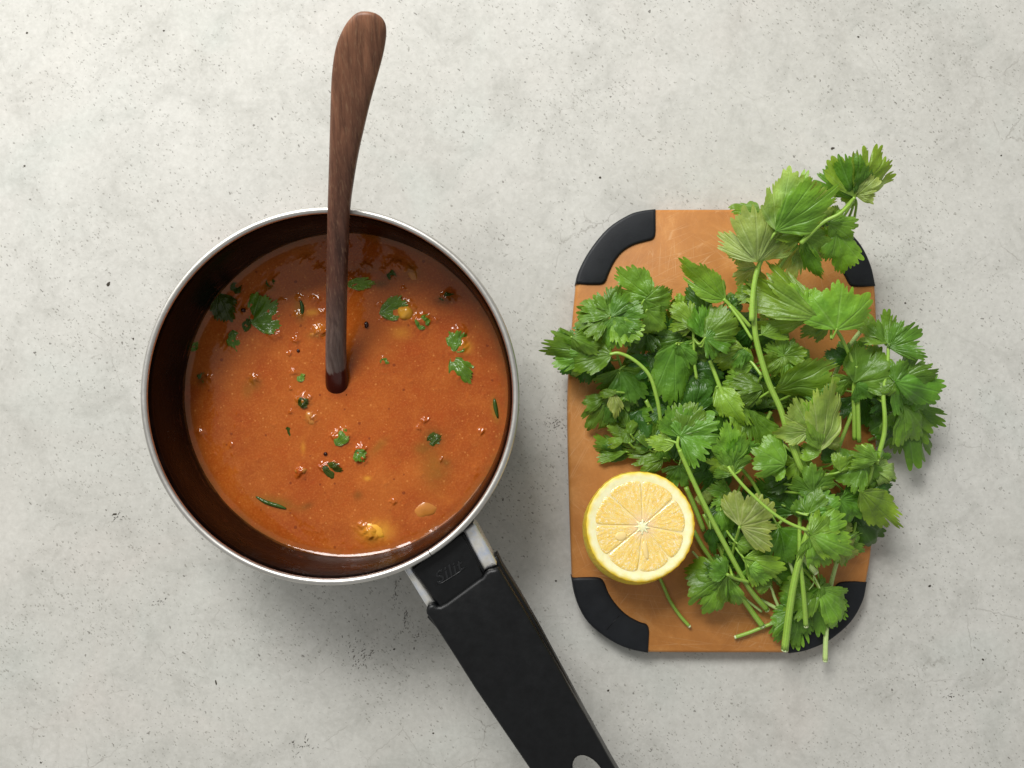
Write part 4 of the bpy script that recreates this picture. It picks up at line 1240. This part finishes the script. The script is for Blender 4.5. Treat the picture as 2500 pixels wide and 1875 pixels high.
stem('under2', 'C', [(450, 1100), (420, 1250), (400, 1400), (480, 1560)], 5, 6, 18, 18)
stem('under2', 'D', [(1330, 420), (1180, 600), (1100, 800), (1050, 1000)], 5, 6, 18, 15)
stem('under2', 'D', [(960, 380), (800, 560), (760, 780), (770, 1000)], 4, 6, 20, 15)

RNG = random.Random(77)
def leaf(key, crop, bx, by, tx, ty, z0, z1, w=1.0, mat='leaf', flip=False, spread=None, bend=None, roll=None, side=None, ruffle=1.0, pet=True, name='leaf'):
    s = SPR[key]; s['n'] += 1
    b, t = Q(crop, bx, by, z0 * .001), Q(crop, tx, ty, z1 * .001)
    rng = random.Random(RNG.random())
    if spread is None: spread = rng.uniform(1.2, 1.6)
    spread = spread * 1.1
    if bend is None: bend = rng.uniform(-1.3, .5)
    if roll is None: roll = rng.choice((rng.uniform(-1.7, -.6), rng.uniform(-.9, .9)))
    if side is None: side = rng.uniform(-.45, .45)
    ax = t - b; L = ax.length
    if L > 0.0125 and w > .48 and rng.random() < .72:
        # a leaf cut to its base into three toothed leaflets
        Vs, Fs, vs_, rs_, off = [], [], [], [], 0
        wsc = min(1.25, w * 1.3)
        ang = spread * rng.uniform(.62, .80) * min(1.0, w * 1.2)
        for (aa_, ln, dz_) in ((ang, rng.uniform(.66, .92), rng.uniform(-.28, .16)), (-ang * rng.uniform(.85, 1.1), rng.uniform(.66, .92), rng.uniform(-.28, .16)), (rng.uniform(-.08, .08), 1.0, rng.uniform(.0, .05))):
            sp_ = rng.uniform(.50, .70) * (1.12 if ln == 1.0 else 1.0)
            v1, f1, e1, r1, tp = leaf_shape(rng, spread=sp_, NT_=91, MR=11, bend=bend * rng.uniform(.5, 1.2) + rng.uniform(-.4, .2), roll=roll * .8 + rng.uniform(-1.3, .5), ruffle=ruffle * 1.35, width=wsc, teeth=rng.uniform(.15, .21))
            v1 = v1 * ln
            v1[:, 2] += dz_ * v1[:, 0]
            ca, sa_ = math.cos(aa_), math.sin(aa_)
            v1 = np.stack([v1[:, 0] * ca - v1[:, 1] * sa_, v1[:, 0] * sa_ + v1[:, 1] * ca, v1[:, 2]], -1)
            if ln == 1.0: tip = (tp[0], 0, tp[2] + dz_ * tp[0])
            Vs.append(v1); Fs.append(f1 + off); vs_.append(e1); rs_.append(r1); off += len(v1)
        V_, F_, vein, rim = np.concatenate(Vs), np.concatenate(Fs), np.concatenate(vs_), np.concatenate(rs_)
    else:
        V_, F_, vein, rim, tip = leaf_shape(rng, spread=spread, bend=bend, roll=roll, ruffle=ruffle * 1.15, width=w * 1.18, teeth=rng.uniform(.14, .20))
    tl = math.hypot(tip[0], tip[2]); V_ = V_ * (L / tl)
    a = math.atan2(tip[2], tip[0]); ca, sa_ = math.cos(-a), math.sin(-a)
    x = V_[:, 0] * ca - V_[:, 2] * sa_; z = V_[:, 0] * sa_ + V_[:, 2] * ca; y = V_[:, 1]
    ax = ax.normalized(); yv = Vector((0, 0, 1)).cross(ax).normalized(); zv = ax.cross(yv).normalized()
    c, sn = math.cos(side), math.sin(side)
    y2 = yv * c + zv * sn; z2 = zv * c - yv * sn
    W = np.outer(x, np.array(ax)) + np.outer(y, np.array(y2)) + np.outer(z, np.array(z2)) + np.array(b)
    fl = np.array([board_floor(p[0], p[1]) for p in W])
    # soft floor: lift what would sink into the board
    under = W[:, 2] < fl
    W[under, 2] = fl[under] + (fl[under] - W[under, 2]) * 0.12
    o = mesh_from(name, W, (F_[:, ::-1] if flip else F_).tolist(), M[mat], s['e'], attrs={'vein': vein, 'rim': rim})
    if pet:
        # petiole to the nearest point of the sprig's own stems, dipping under the pile
        st = s['stems']
        best = min(st, key=lambda q: (q - b).length) if st else None
        toc = P(1790, 1060, .02) - b; toc.z = 0; toc.normalize()
        dirn = (toc * .8 - ax * .5); dirn.z = 0; dirn.normalize()
        back = b - ax * .0015 + dirn * .004 - Vector((0, 0, .0035))
        kk = 0.56 / FX
        if best is not None and (best - b).length < 0.012:
            mid = (back + best) / 2 - Vector((0, 0, .001))
            if (best - b).length < .006: return o
            pts = [tuple(b + ax * L * .03), tuple(b), tuple(back), tuple(best)]
        else:
            e = back + dirn * .010 - Vector((0, 0, .012)); e.z = max(e.z, board_floor(e.x, e.y) + .001)
            pts = [tuple(b + ax * L * .03 - Vector((0, 0, .0005))), tuple(b - Vector((0, 0, .0008))), tuple(back), tuple(e)]
        path = catmull(pts, 4)
        m = len(path)
        v, f = tube(path, [(2.2 + 1.5 * i / m) * kk for i in range(m)], 7)
        mesh_from('petiole', v, f, M['stem'] if mat != 'leaf_dark' else M['stem'], s['e'])
    return o

# --- tall sprig at the top (mostly pale undersides)
L_ = leaf
L_('tall', 'B', 500, 790, 610, 200, 70, 82, .46, 'leaf_pale', spread=1.15, bend=-.3, roll=-.5, side=.1, ruffle=.9)
L_('tall', 'B', 490, 795, 1060, 360, 71, 84, .45, 'leaf_light', spread=1.1, bend=-.2, roll=-.6, side=.2, ruffle=.9)
L_('tall', 'B', 560, 700, 790, 240, 70, 80, .45, 'leaf_light', spread=1.0, bend=-.3, roll=-.6, side=0)
L_('tall', 'B', 325, 1070, 285, 560, 64, 72, .70, 'leaf_pale', spread=1.35, bend=-.3, roll=-.6, side=0, ruffle=.7)
L_('tall', 'B', 330, 1060, 470, 620, 55, 62, .70, 'leaf_pale', spread=1.0, bend=-.4, roll=-.7, side=0)
L_('tall', 'B', 370, 620, 100, 540, 68, 66, .50, 'leaf_light', spread=.9, bend=-1.0, roll=-1.2, side=.5)
L_('tall', 'B', 210, 950, 55, 1000, 50, 48, .85, 'leaf_pale')
L_('tall', 'B', 320, 1110, 150, 1270, 50, 40, .85, 'leaf_pale', spread=1.2)
L_('tall', 'B', 700, 915, 560, 1225, 50, 44, .95, 'leaf_pale', spread=1.5, bend=-.3, roll=-.4, side=0)
L_('tall', 'B', 720, 930, 780, 1120, 48, 40, 1.0, 'leaf_pale', spread=1.3)
L_('tall', 'B', 740, 850, 480, 840, 62, 60, .55, 'leaf_light', spread=1.0, bend=-.6, roll=-1.4)
L_('tall', 'B', 720, 840, 875, 1195, 64, 54, .30, 'leaf', spread=1.0, bend=-.7, roll=-1.5, side=.7)
L_('tall', 'B', 740, 825, 945, 900, 66, 64, .85, 'leaf', spread=1.1, side=0)
L_('tall', 'B', 735, 770, 850, 690, 60, 60, 1.2, 'leaf_pale', spread=1.5)
L_('tall', 'B', 700, 800, 760, 590, 60, 66, 1.0, 'leaf_pale', spread=1.1)
L_('tall', 'B', 915, 700, 930, 545, 66, 70, 1.35, 'leaf_pale', spread=1.3, ruffle=1.3)
L_('tall', 'B', 1200, 490, 1050, 110, 70, 80, .72, 'leaf', spread=1.1, bend=-.8, roll=-1.5, side=-.4)
L_('tall', 'B', 1205, 485, 1350, 85, 72, 82, .75, 'leaf_light', spread=1.2, bend=-.6, roll=.8, side=.3)
L_('tall', 'B', 1215, 470, 1425, 310, 73, 80, .80, 'leaf_pale', spread=1.1, bend=-.5, roll=.7, side=0)
L_('tall', 'B', 1200, 480, 1075, 500, 68, 66, .85, 'leaf_light')
L_('tall', 'B', 970, 715, 1195, 790, 72, 68, .70, 'leaf_light', spread=1.0, bend=-.8, side=.3)
L_('tall', 'B', 1000, 740, 900, 1040, 58, 48, .55, 'leaf_pale', spread=1.1, bend=-.5)
L_('tall', 'B', 1040, 790, 1095, 1160, 66, 52, .45, 'leaf_light', spread=1.3, bend=-.5, roll=-1.6, side=0)
L_('tall', 'B', 830, 930, 870, 1060, 46, 42, 1.0, 'leaf_pale')
L_('tall', 'B', 700, 640, 820, 300, 64, 76, .75, 'leaf_pale', spread=1.1, bend=-.4, roll=-.5, side=0)
L_('tall', 'B', 720, 650, 1040, 480, 64, 70, .70, 'leaf_pale', spread=1.1, bend=-.5)
L_('tall', 'B', 900, 720, 780, 830, 58, 52, .9, 'leaf_pale', spread=1.1)
L_('tall', 'B', 1060, 650, 1000, 560, 62, 62, .9, 'leaf_light', spread=1.1)
L_('right', 'B', 860, 1560, 250, 1330, 58, 46, .50, 'leaf_light', spread=1.2, bend=-.5, roll=-.6, side=-.3)
L_('right', 'B', 800, 1530, 640, 1250, 60, 56, .95, 'leaf_light', spread=1.1, bend=-.4, roll=-.5, side=0)
L_('right', 'B', 330, 1330, 130, 1360, 44, 40, 1.0, 'leaf')
# --- right side sprig
L_('right', 'C', 870, 350, 905, -20, 60, 66, .82, 'leaf_light', spread=1.45, bend=-.3, roll=-.4, side=0, ruffle=.7)
L_('right', 'C', 820, 290, 580, 390, 44, 38, .55, 'leaf', flip=True, spread=1.1)
L_('far', 'C', 1290, 460, 1060, 220, 48, 42, .55, 'leaf_light', spread=1.2, bend=-.4)
L_('far', 'C', 1290, 490, 1290, 190, 48, 46, .55, 'leaf', spread=1.1, bend=-.3, side=0)
L_('far', 'C', 1290, 495, 1565, 340, 48, 46, .62, 'leaf', spread=1.05, bend=-.2, roll=-.3, side=0)
L_('right', 'C', 1015, 780, 1240, 530, 42, 44, .85, 'leaf', spread=1.3, side=0)
L_('right', 'C', 1030, 790, 1170, 890, 43, 40, .95, 'leaf', spread=1.2)
L_('right', 'C', 1000, 740, 860, 900, 42, 34, .80, 'leaf', spread=1.2)
L_('right', 'C', 990, 620, 1090, 430, 36, 32, .85, 'leaf')
L_('right', 'C', 970, 590, 780, 535, 38, 36, .42, 'leaf_dark', roll=-1.4)
L_('far', 'C', 1340, 780, 1215, 850, 50, 48, .95, 'leaf', spread=1.2)
L_('far', 'C', 1330, 770, 1715, 830, 50, 44, .72, 'leaf', spread=1.2, bend=-.4, roll=-.6, side=0)
L_('far', 'C', 1340, 770, 1450, 600, 50, 50, 1.0, 'leaf', spread=1.2)
L_('far', 'C', 1400, 740, 1690, 690, 49, 46, .70, 'leaf', spread=1.2, bend=-.6)
L_('far', 'C', 1480, 820, 1630, 980, 44, 34, .75, 'leaf', spread=1.2)
L_('far', 'C', 1400, 920, 1470, 1400, 36, 13, .58, 'leaf_light', spread=1.0, bend=-.4, roll=-.5, side=0)
L_('far', 'C', 1400, 960, 1640, 1200, 36, 22, .80, 'leaf', spread=1.0, bend=-.3, side=-.2)
L_('far', 'C', 1400, 950, 1580, 1330, 30, 14, .6, 'leaf', spread=1.0, bend=-.2, roll=-.5, side=0)
L_('far', 'C', 1320, 1040, 1290, 1230, 26, 20, .9, 'leaf_dark')
L_('far', 'C', 1250, 900, 1185, 1050, 36, 30, 1.0, 'leaf_dark')
L_('far', 'C', 1265, 910, 1330, 1010, 36, 30, 1.0, 'leaf_dark')
L_('under2', 'C', 1060, 880, 1120, 1140, 24, 17, .8, 'leaf_dark')
L_('under2', 'C', 1300, 1150, 1150, 1090, 20, 17, .9, 'leaf_dark')
L_('under2', 'C', 1180, 850, 1060, 960, 24, 18, .9, 'leaf_dark')
L_('under2', 'C', 1200, 560, 1110, 480, 26, 26, .8, 'leaf')
# --- centre
L_('tall', 'C', 262, 392, 490, 230, 50, 46, .55, 'leaf_light', spread=1.1, bend=-.5, roll=-.9)
L_('upper', 'C', 440, 560, 430, 360, 44, 46, .85, 'leaf', spread=1.2)
L_('upper', 'C', 440, 560, 660, 600, 44, 40, .95, 'leaf', spread=1.2)
L_('upper', 'C', 440, 560, 500, 765, 45, 40, 1.05, 'leaf_light', spread=1.3, ruffle=1.2)
L_('upper', 'C', 430, 570, 305, 670, 44, 38, .9, 'leaf_light')
L_('tall', 'C', 200, 625, 15, 590, 38, 36, .80, 'leaf_light', spread=1.2)
L_('tall', 'C', 240, 760, 130, 980, 38, 34, .95, 'leaf', spread=1.4)
L_('tall', 'C', 270, 830, 0, 800, 38, 34, .7, 'leaf', spread=1.2)
L_('olive', 'C', 365, 825, 865, 620, 44, 52, .38, 'leaf_light', spread=1.2, bend=-.4, roll=-1.0, side=.7)
L_('olive', 'C', 560, 850, 830, 720, 40, 44, .7, 'leaf', spread=1.2)
L_('olive', 'C', 680, 1190, 520, 900, 48, 50, .62, 'leaf_yellow', spread=1.2, bend=-.2, roll=-.6, side=0)
L_('olive', 'C', 680, 1190, 700, 880, 48, 52, .45, 'leaf_light', spread=1.0, side=0)
L_('olive', 'C', 650, 1170, 350, 1185, 47, 44, .45, 'leaf_yellow', spread=1.1)
L_('olive', 'C', 735, 1340, 820, 780, 46, 56, .34, 'leaf_yellow', spread=1.1, bend=-.3, side=0)
L_('olive', 'C', 740, 1320, 630, 1010, 46, 50, .50, 'leaf_light', spread=1.0, side=.1)
L_('olive', 'C', 760, 1250, 895, 1180, 46, 44, 1.0, 'leaf_yellow', spread=1.2)
L_('olive', 'C', 725, 1370, 590, 1280, 44, 40, .85, 'leaf_light', spread=1.1)
L_('thin', 'C', 450, 1440, 180, 1300, 44, 42, .75, 'leaf_light', spread=1.2, side=0)
L_('thin', 'C', 450, 1440, 310, 1490, 42, 38, 1.0, 'leaf_light', spread=1.2)
L_('thin', 'C', 560, 1410, 520, 1570, 38, 34, 1.0, 'leaf_light', spread=1.2)
L_('under2', 'C', 150, 1000, 300, 1280, 32, 30, .55, 'leaf', spread=1.2, bend=-.3)
L_('under2', 'C', 20, 900, 230, 1100, 34, 30, .55, 'leaf_light', spread=1.2)
# --- left sprig
L_('left', 'A', 570, 480, 860, 480, 48, 52, .95, 'leaf', spread=1.25, bend=-.4, roll=-.3, side=0)
L_('left', 'A', 590, 500, 820, 640, 49, 50, .85, 'leaf_light', spread=1.0, side=0)
L_('left', 'A', 600, 480, 630, 735, 49, 46, .90, 'leaf', spread=1.1, bend=-.4, side=0)
L_('left', 'A', 560, 470, 360, 370, 48, 44, .95, 'leaf', spread=1.2, side=0)
L_('left', 'A', 570, 440, 620, 220, 47, 44, .90, 'leaf', spread=1.1)
L_('left', 'A', 540, 460, 310, 520, 44, 38, .8, 'leaf', spread=1.1)
L_('left', 'A', 900, 330, 620, 110, 38, 38, .55, 'leaf', spread=1.15, side=0)
L_('left', 'A', 870, 320, 720, 280, 36, 30, .9, 'leaf', spread=1.1)
L_('left', 'A', 840, 340, 1030, 420, 42, 38, .95, 'leaf', spread=1.3)
L_('left', 'A', 860, 420, 1020, 570, 42, 36, .85, 'leaf', spread=1.1)
L_('left', 'A', 580, 780, 60, 740, 46, 36, .38, 'leaf', spread=1.3, bend=-.3, roll=-.8)
L_('left', 'A', 400, 780, 90, 830, 42, 34, .55, 'leaf', spread=1.2)
L_('left', 'A', 250, 640, 470, 760, 46, 44, .65, 'leaf', spread=1.25)
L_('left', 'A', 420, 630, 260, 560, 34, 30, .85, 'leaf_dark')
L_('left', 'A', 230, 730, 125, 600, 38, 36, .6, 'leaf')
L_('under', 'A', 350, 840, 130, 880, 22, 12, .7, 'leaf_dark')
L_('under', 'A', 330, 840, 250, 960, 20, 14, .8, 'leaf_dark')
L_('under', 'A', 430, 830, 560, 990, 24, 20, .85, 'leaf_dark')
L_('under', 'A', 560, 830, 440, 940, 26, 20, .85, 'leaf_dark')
L_('under', 'A', 700, 1040, 560, 1060, 28, 26, .9, 'leaf')
L_('under', 'A', 640, 930, 850, 1130, 32, 28, .95, 'leaf', spread=1.3)
L_('under', 'A', 640, 900, 700, 1210, 32, 26, .80, 'leaf', spread=1.2, side=0)
L_('under', 'A', 545, 1110, 385, 1400, 26, 16, .75, 'leaf', spread=1.2, roll=-.9)
L_('under', 'A', 560, 1170, 520, 1350, 26, 20, .8, 'leaf', spread=1.1)
L_('under', 'A', 590, 1080, 610, 1300, 32, 34, .42, 'leaf_yellow', spread=1.0, bend=-.3, roll=-.5)
L_('under', 'A', 620, 1085, 480, 1110, 34, 30, .36, 'leaf_light', spread=1.0, bend=-1.6, roll=-1)
L_('under', 'A', 700, 1450, 550, 1340, 24, 20, .65, 'leaf_light')
L_('under', 'A', 700, 1370, 640, 1190, 24, 22, .7, 'leaf')
L_('under', 'A', 700, 1570, 450, 1470, 20, 15, .55, 'leaf', spread=1.2)
L_('under', 'A', 720, 1590, 480, 1560, 17, 13, .4, 'leaf_dark', spread=1.2)
L_('under', 'A', 730, 1430, 745, 1310, 28, 28, .5, 'leaf_light')
L_('under', 'A', 720, 1500, 700, 1380, 26, 24, .6, 'leaf')
L_('under', 'A', 880, 1330, 790, 1480, 26, 22, .95, 'leaf')
L_('under', 'A', 870, 1340, 960, 1420, 27, 24, .9, 'leaf')
L_('under', 'A', 1000, 1620, 720, 1540, 22, 16, .75, 'leaf', spread=1.3)
L_('under', 'A', 960, 1560, 1050, 1650, 24, 20, .9, 'leaf')
L_('mid', 'A', 1120, 1450, 1060, 1200, 44, 46, .62, 'leaf', spread=1.25, side=0)
L_('mid', 'A', 1130, 1440, 1440, 1300, 46, 48, .95, 'leaf', spread=1.45, bend=-.2, roll=-.3, side=0)
L_('mid', 'A', 1150, 1430, 1320, 1510, 45, 42, .9, 'leaf', spread=1.1)
L_('mid', 'A', 1150, 1430, 1250, 1180, 45, 46, .8, 'leaf', spread=1.0)
L_('mid', 'A', 1080, 1510, 880, 1490, 44, 42, .42, 'leaf_light', spread=1.2)
L_('mid', 'A', 1560, 1650, 1500, 1310, 42, 50, .55, 'leaf_light', spread=1.2, side=0)
L_('mid', 'A', 1570, 1650, 1390, 1500, 42, 44, .7, 'leaf_light', spread=1.1)
L_('mid', 'A', 1580, 1650, 1640, 1420, 42, 46, .6, 'leaf', spread=1.0)
L_('upper', 'A', 1100, 690, 1080, 1140, 40, 32, .45, 'leaf', spread=1.3, bend=-.3, side=0)
L_('upper', 'A', 1120, 700, 1200, 880, 40, 36, .8, 'leaf', spread=1.2)
L_('upper', 'A', 1240, 530, 1070, 420, 42, 40, .60, 'leaf_light', spread=1.2, bend=-1.0, roll=-1.0)
L_('upper', 'A', 1240, 540, 1060, 540, 40, 34, .60, 'leaf_light', spread=1.1, bend=-.8)
L_('upper', 'A', 1340, 430, 1190, 200, 34, 32, .75, 'leaf_dark', spread=1.2)
L_('upper', 'A', 1500, 345, 1140, 40, 44, 50, .30, 'leaf_light', spread=1.15, bend=-.3, roll=-1.2, side=-.3)
L_('upper', 'A', 1480, 330, 1360, 180, 40, 38, .55, 'leaf_light', spread=1.1)
L_('upper', 'A', 1330, 650, 1540, 450, 44, 46, .95, 'leaf', spread=1.35, bend=-.3, side=0)
L_('upper', 'A', 1330, 650, 1350, 420, 43, 42, .8, 'leaf', spread=1.1)
L_('upper', 'A', 1330, 650, 1560, 700, 44, 42, .85, 'leaf', spread=1.2)
L_('upper', 'A', 1640, 730, 1430, 850, 40, 36, .85, 'leaf_light', spread=1.2)
L_('upper', 'A', 1650, 740, 1560, 890, 40, 36, .8, 'leaf', spread=1.2)
L_('under', 'A', 1180, 640, 920, 650, 32, 28, .85, 'leaf')
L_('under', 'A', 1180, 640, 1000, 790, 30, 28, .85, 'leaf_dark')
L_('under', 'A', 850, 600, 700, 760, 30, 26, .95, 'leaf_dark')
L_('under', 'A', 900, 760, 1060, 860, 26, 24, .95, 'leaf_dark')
L_('under', 'A', 960, 330, 1070, 260, 32, 32, .6, 'leaf')
L_('under', 'A', 1150, 430, 1110, 290, 34, 34, .55, 'leaf_light', bend=-1.2)
L_('upper', 'A', 1200, 700, 1340, 760, 36, 34, .7, 'leaf')
L_('under2', 'A', 1260, 900, 1240, 1160, 26, 24, .95, 'leaf_dark')
L_('under2', 'A', 1250, 960, 1340, 1100, 28, 26, .8, 'leaf_dark')
L_('under2', 'A', 1640, 980, 1480, 1020, 34, 32, .85, 'leaf_light')
L_('under2', 'A', 1430, 1040, 1650, 1360, 36, 36, .42, 'leaf_light', spread=1.2)
L_('under2', 'A', 1500, 360, 1600, 330, 32, 34, .9, 'leaf')
L_('under2', 'A', 1560, 420, 1600, 300, 34, 34, .8, 'leaf_dark')
# --- lower part
L_('corner', 'D', 1100, 260, 1100, 30, 42, 46, .95, 'leaf', spread=1.3, side=0)
L_('corner', 'D', 1090, 240, 960, 190, 42, 38, .9, 'leaf', spread=1.1)
L_('corner', 'D', 1110, 220, 1210, 120, 42, 42, .8, 'leaf_light', spread=1.1)
L_('foot', 'D', 1050, 440, 1310, 370, 44, 44, .95, 'leaf', spread=1.35, side=0)
L_('foot', 'D', 1060, 430, 1160, 240, 44, 44, .8, 'leaf', spread=1.1)
L_('foot', 'D', 1040, 420, 960, 330, 42, 40, .8, 'leaf')
L_('corner', 'D', 1310, 320, 1500, 380, 38, 34, .75, 'leaf', spread=1.2)
L_('corner', 'D', 1460, 250, 1780, 545, 44, 34, .36, 'leaf_light', spread=1.2, bend=-.4, side=0)
L_('corner', 'D', 1540, 320, 1560, 440, 38, 32, .8, 'leaf')
L_('corner', 'D', 1550, 260, 1700, 360, 32, 26, .8, 'leaf_dark', spread=1.3)
L_('under2', 'D', 1400, 450, 1640, 590, 24, 14, .9, 'leaf_dark', spread=1.4)
L_('under2', 'D', 1440, 500, 1560, 630, 20, 13, .9, 'leaf')
L_('under2', 'D', 1420, 430, 1540, 440, 26, 20, 1.1, 'leaf_dark')
L_('thin', 'D', 1070, 585, 1420, 700, 54, 50, .68, 'leaf_light', spread=1.35, bend=-.5, roll=-.7, side=0)
L_('thin', 'D', 1070, 600, 1300, 540, 54, 50, .7, 'leaf_light', spread=1.2, bend=-.7)
L_('thin', 'D', 1070, 600, 1200, 790, 53, 46, .8, 'leaf_light', spread=1.1)
L_('corner', 'D', 1280, 650, 1510, 715, 30, 22, .6, 'leaf_light', spread=1.2)
L_('corner', 'D', 1300, 680, 1400, 780, 32, 26, .8, 'leaf_yellow', spread=1.1)
L_('corner', 'D', 1290, 560, 1400, 530, 32, 28, .7, 'leaf_yellow')
L_('yellow', 'D', 530, 528, 800, 340, 42, 42, 1.0, 'leaf_yellow', spread=1.62, bend=-.15, roll=-.25, side=0, ruffle=.5)
L_('foot', 'D', 510, 660, 635, 690, 36, 38, .8, 'leaf_light', spread=1.2)
L_('yellow', 'D', 520, 640, 460, 600, 26, 26, .8, 'leaf_light')
L_('thin', 'D', 560, 770, 850, 890, 36, 34, .50, 'leaf_light', spread=1.3, bend=-.4, side=0)
L_('thin', 'D', 600, 840, 760, 950, 36, 32, .8, 'leaf_light', spread=1.1)
L_('foot', 'D', 830, 540, 890, 810, 32, 28, .7, 'leaf', spread=1.3)
L_('foot', 'D', 810, 560, 640, 600, 26, 22, .9, 'leaf_dark', spread=1.2)
L_('foot', 'D', 800, 600, 740, 780, 26, 22, .9, 'leaf', spread=1.2)
L_('low', 'D', 440, 910, 130, 1110, 36, 30, .72, 'leaf', spread=1.25, side=0)
L_('low', 'D', 430, 920, 260, 1210, 36, 22, .65, 'leaf', spread=1.1, side=0)
L_('low', 'D', 430, 920, 460, 1080, 36, 26, .9, 'leaf', spread=1.1)
L_('low', 'D', 430, 900, 300, 820, 37, 38, .85, 'leaf', spread=1.2)
L_('low', 'D', 400, 870, 250, 800, 32, 28, .6, 'leaf_dark', spread=1.2)
L_('behind', 'D', 380, 400, 440, 590, 30, 26, .7, 'leaf', spread=1.2)
L_('behind', 'D', 380, 400, 350, 360, 30, 30, .8, 'leaf_light')
L_('behind', 'D', 300, 540, 330, 750, 26, 22, .42, 'leaf_dark', spread=1.2)
L_('behind', 'D', 240, 260, 300, 340, 22, 20, .7, 'leaf_pale')
L_('behind', 'D', 480, 290, 290, 250, 30, 28, .5, 'leaf_light', spread=1.2)
L_('behind', 'D', 60, 50, 90, 215, 26, 24, .95, 'leaf', spread=1.3)
L_('mid', 'D', 490, 120, 260, 10, 44, 44, .38, 'leaf_light', spread=1.2)
L_('mid', 'D', 480, 110, 400, -40, 42, 44, .8, 'leaf', spread=1.2)
L_('behind', 'D', 420, 260, 440, 340, 30, 30, .8, 'leaf')
L_('foot', 'D', 1000, 1160, 800, 1290, 22, 18, .9, 'leaf', spread=1.3)
L_('foot', 'D', 1000, 1170, 860, 1450, 22, 15, .65, 'leaf', spread=1.1, side=0)
L_('foot', 'D', 1000, 1170, 950, 1480, 20, 14, .65, 'leaf_light', spread=1.1)
L_('foot', 'D', 1000, 1180, 1010, 1380, 18, 14, .8, 'leaf')
L_('off', 'D', 1150, 1000, 1180, 1370, 28, 17, .65, 'leaf', spread=1.1, side=0)
L_('off', 'D', 1150, 1010, 1310, 1270, 28, 20, .65, 'leaf_light', spread=1.2, side=0)
L_('off', 'D', 1140, 1010, 1080, 1300, 22, 15, .55, 'leaf_light', spread=1.0)
L_('off', 'D', 1140, 1010, 850, 1120, 24, 18, .6, 'leaf_light', spread=1.2)
L_('off', 'D', 1150, 1000, 1250, 1090, 28, 22, 1.0, 'leaf', spread=1.1)
L_('thin', 'D', 760, 990, 640, 920, 26, 24, .75, 'leaf_light')
# curled shiny cluster at the right
L_('corner', 'C', 900, 1500, 1000, 1370, 44, 46, 1.1, 'leaf_light', spread=1.3, roll=-1.4)
L_('corner', 'C', 1210, 1410, 990, 1310, 46, 46, .55, 'leaf_light', spread=1.2, roll=-1.0)
L_('corner', 'C', 1130, 1330, 1130, 1430, 44, 40, 1.0, 'leaf_light')
L_('corner', 'C', 1080, 1420, 850, 1560, 42, 38, .8, 'leaf', spread=1.3)
L_('corner', 'C', 1090, 1430, 1080, 1640, 42, 34, .8, 'leaf', spread=1.2)
L_('corner', 'C', 850, 1420, 770, 1310, 38, 38, .7, 'leaf_dark', spread=1.2, roll=-1.2)
L_('corner', 'C', 1200, 1440, 1320, 1380, 34, 30, .9, 'leaf', spread=1.2)
L_('corner', 'C', 1180, 1480, 1340, 1510, 36, 32, .7, 'leaf_pale', spread=1.2)
L_('corner', 'C', 1200, 1500, 1250, 1640, 34, 28, .8, 'leaf', spread=1.2)
L_('under2', 'D', 960, 430, 700, 160, 26, 22, .6, 'leaf_dark', spread=1.2)
L_('under2', 'D', 880, 370, 760, 150, 24, 22, .7, 'leaf_dark', spread=1.2)
L_('under2', 'D', 1340, 250, 1420, 400, 26, 24, .9, 'leaf')
L_('under2', 'D', 1420, 130, 1560, 60, 30, 30, .9, 'leaf')
L_('under2', 'D', 1440, 160, 1640, 200, 28, 24, .9, 'leaf')

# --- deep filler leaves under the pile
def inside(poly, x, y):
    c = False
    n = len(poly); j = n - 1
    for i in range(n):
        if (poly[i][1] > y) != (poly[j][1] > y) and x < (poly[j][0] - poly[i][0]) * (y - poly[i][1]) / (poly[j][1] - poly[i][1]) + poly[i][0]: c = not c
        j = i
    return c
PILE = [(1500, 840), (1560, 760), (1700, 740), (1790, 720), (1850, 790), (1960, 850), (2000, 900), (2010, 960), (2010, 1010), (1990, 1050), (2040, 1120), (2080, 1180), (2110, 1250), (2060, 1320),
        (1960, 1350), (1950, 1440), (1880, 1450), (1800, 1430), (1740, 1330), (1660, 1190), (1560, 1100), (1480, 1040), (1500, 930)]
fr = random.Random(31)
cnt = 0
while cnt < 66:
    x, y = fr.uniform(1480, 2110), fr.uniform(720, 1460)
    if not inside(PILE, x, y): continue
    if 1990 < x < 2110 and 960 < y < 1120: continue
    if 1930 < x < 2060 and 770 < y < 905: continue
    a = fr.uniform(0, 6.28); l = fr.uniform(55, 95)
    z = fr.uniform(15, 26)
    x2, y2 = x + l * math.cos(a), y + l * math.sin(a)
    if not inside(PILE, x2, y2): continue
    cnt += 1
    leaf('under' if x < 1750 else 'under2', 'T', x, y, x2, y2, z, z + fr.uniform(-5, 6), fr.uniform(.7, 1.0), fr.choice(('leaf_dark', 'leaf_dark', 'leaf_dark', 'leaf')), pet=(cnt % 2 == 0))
for i in range(22):
    while True:
        x, y = fr.uniform(1500, 2080), fr.uniform(760, 1380)
        if inside(PILE, x, y): break
    a = fr.uniform(math.radians(40), math.radians(130)); l = fr.uniform(60, 130)
    x2, y2 = x + l * math.cos(a), y + l * math.sin(a)
    if not inside(PILE, x2, y2): continue
    stem('under' if x < 1750 else 'under2', 'T', [(x, y), ((x + x2) / 2 + fr.uniform(-10, 10), (y + y2) / 2), (x2, y2)], 4, 6, fr.uniform(16, 28), fr.uniform(14, 22))
print('leaves', {k: v['n'] for k, v in SPR.items()})
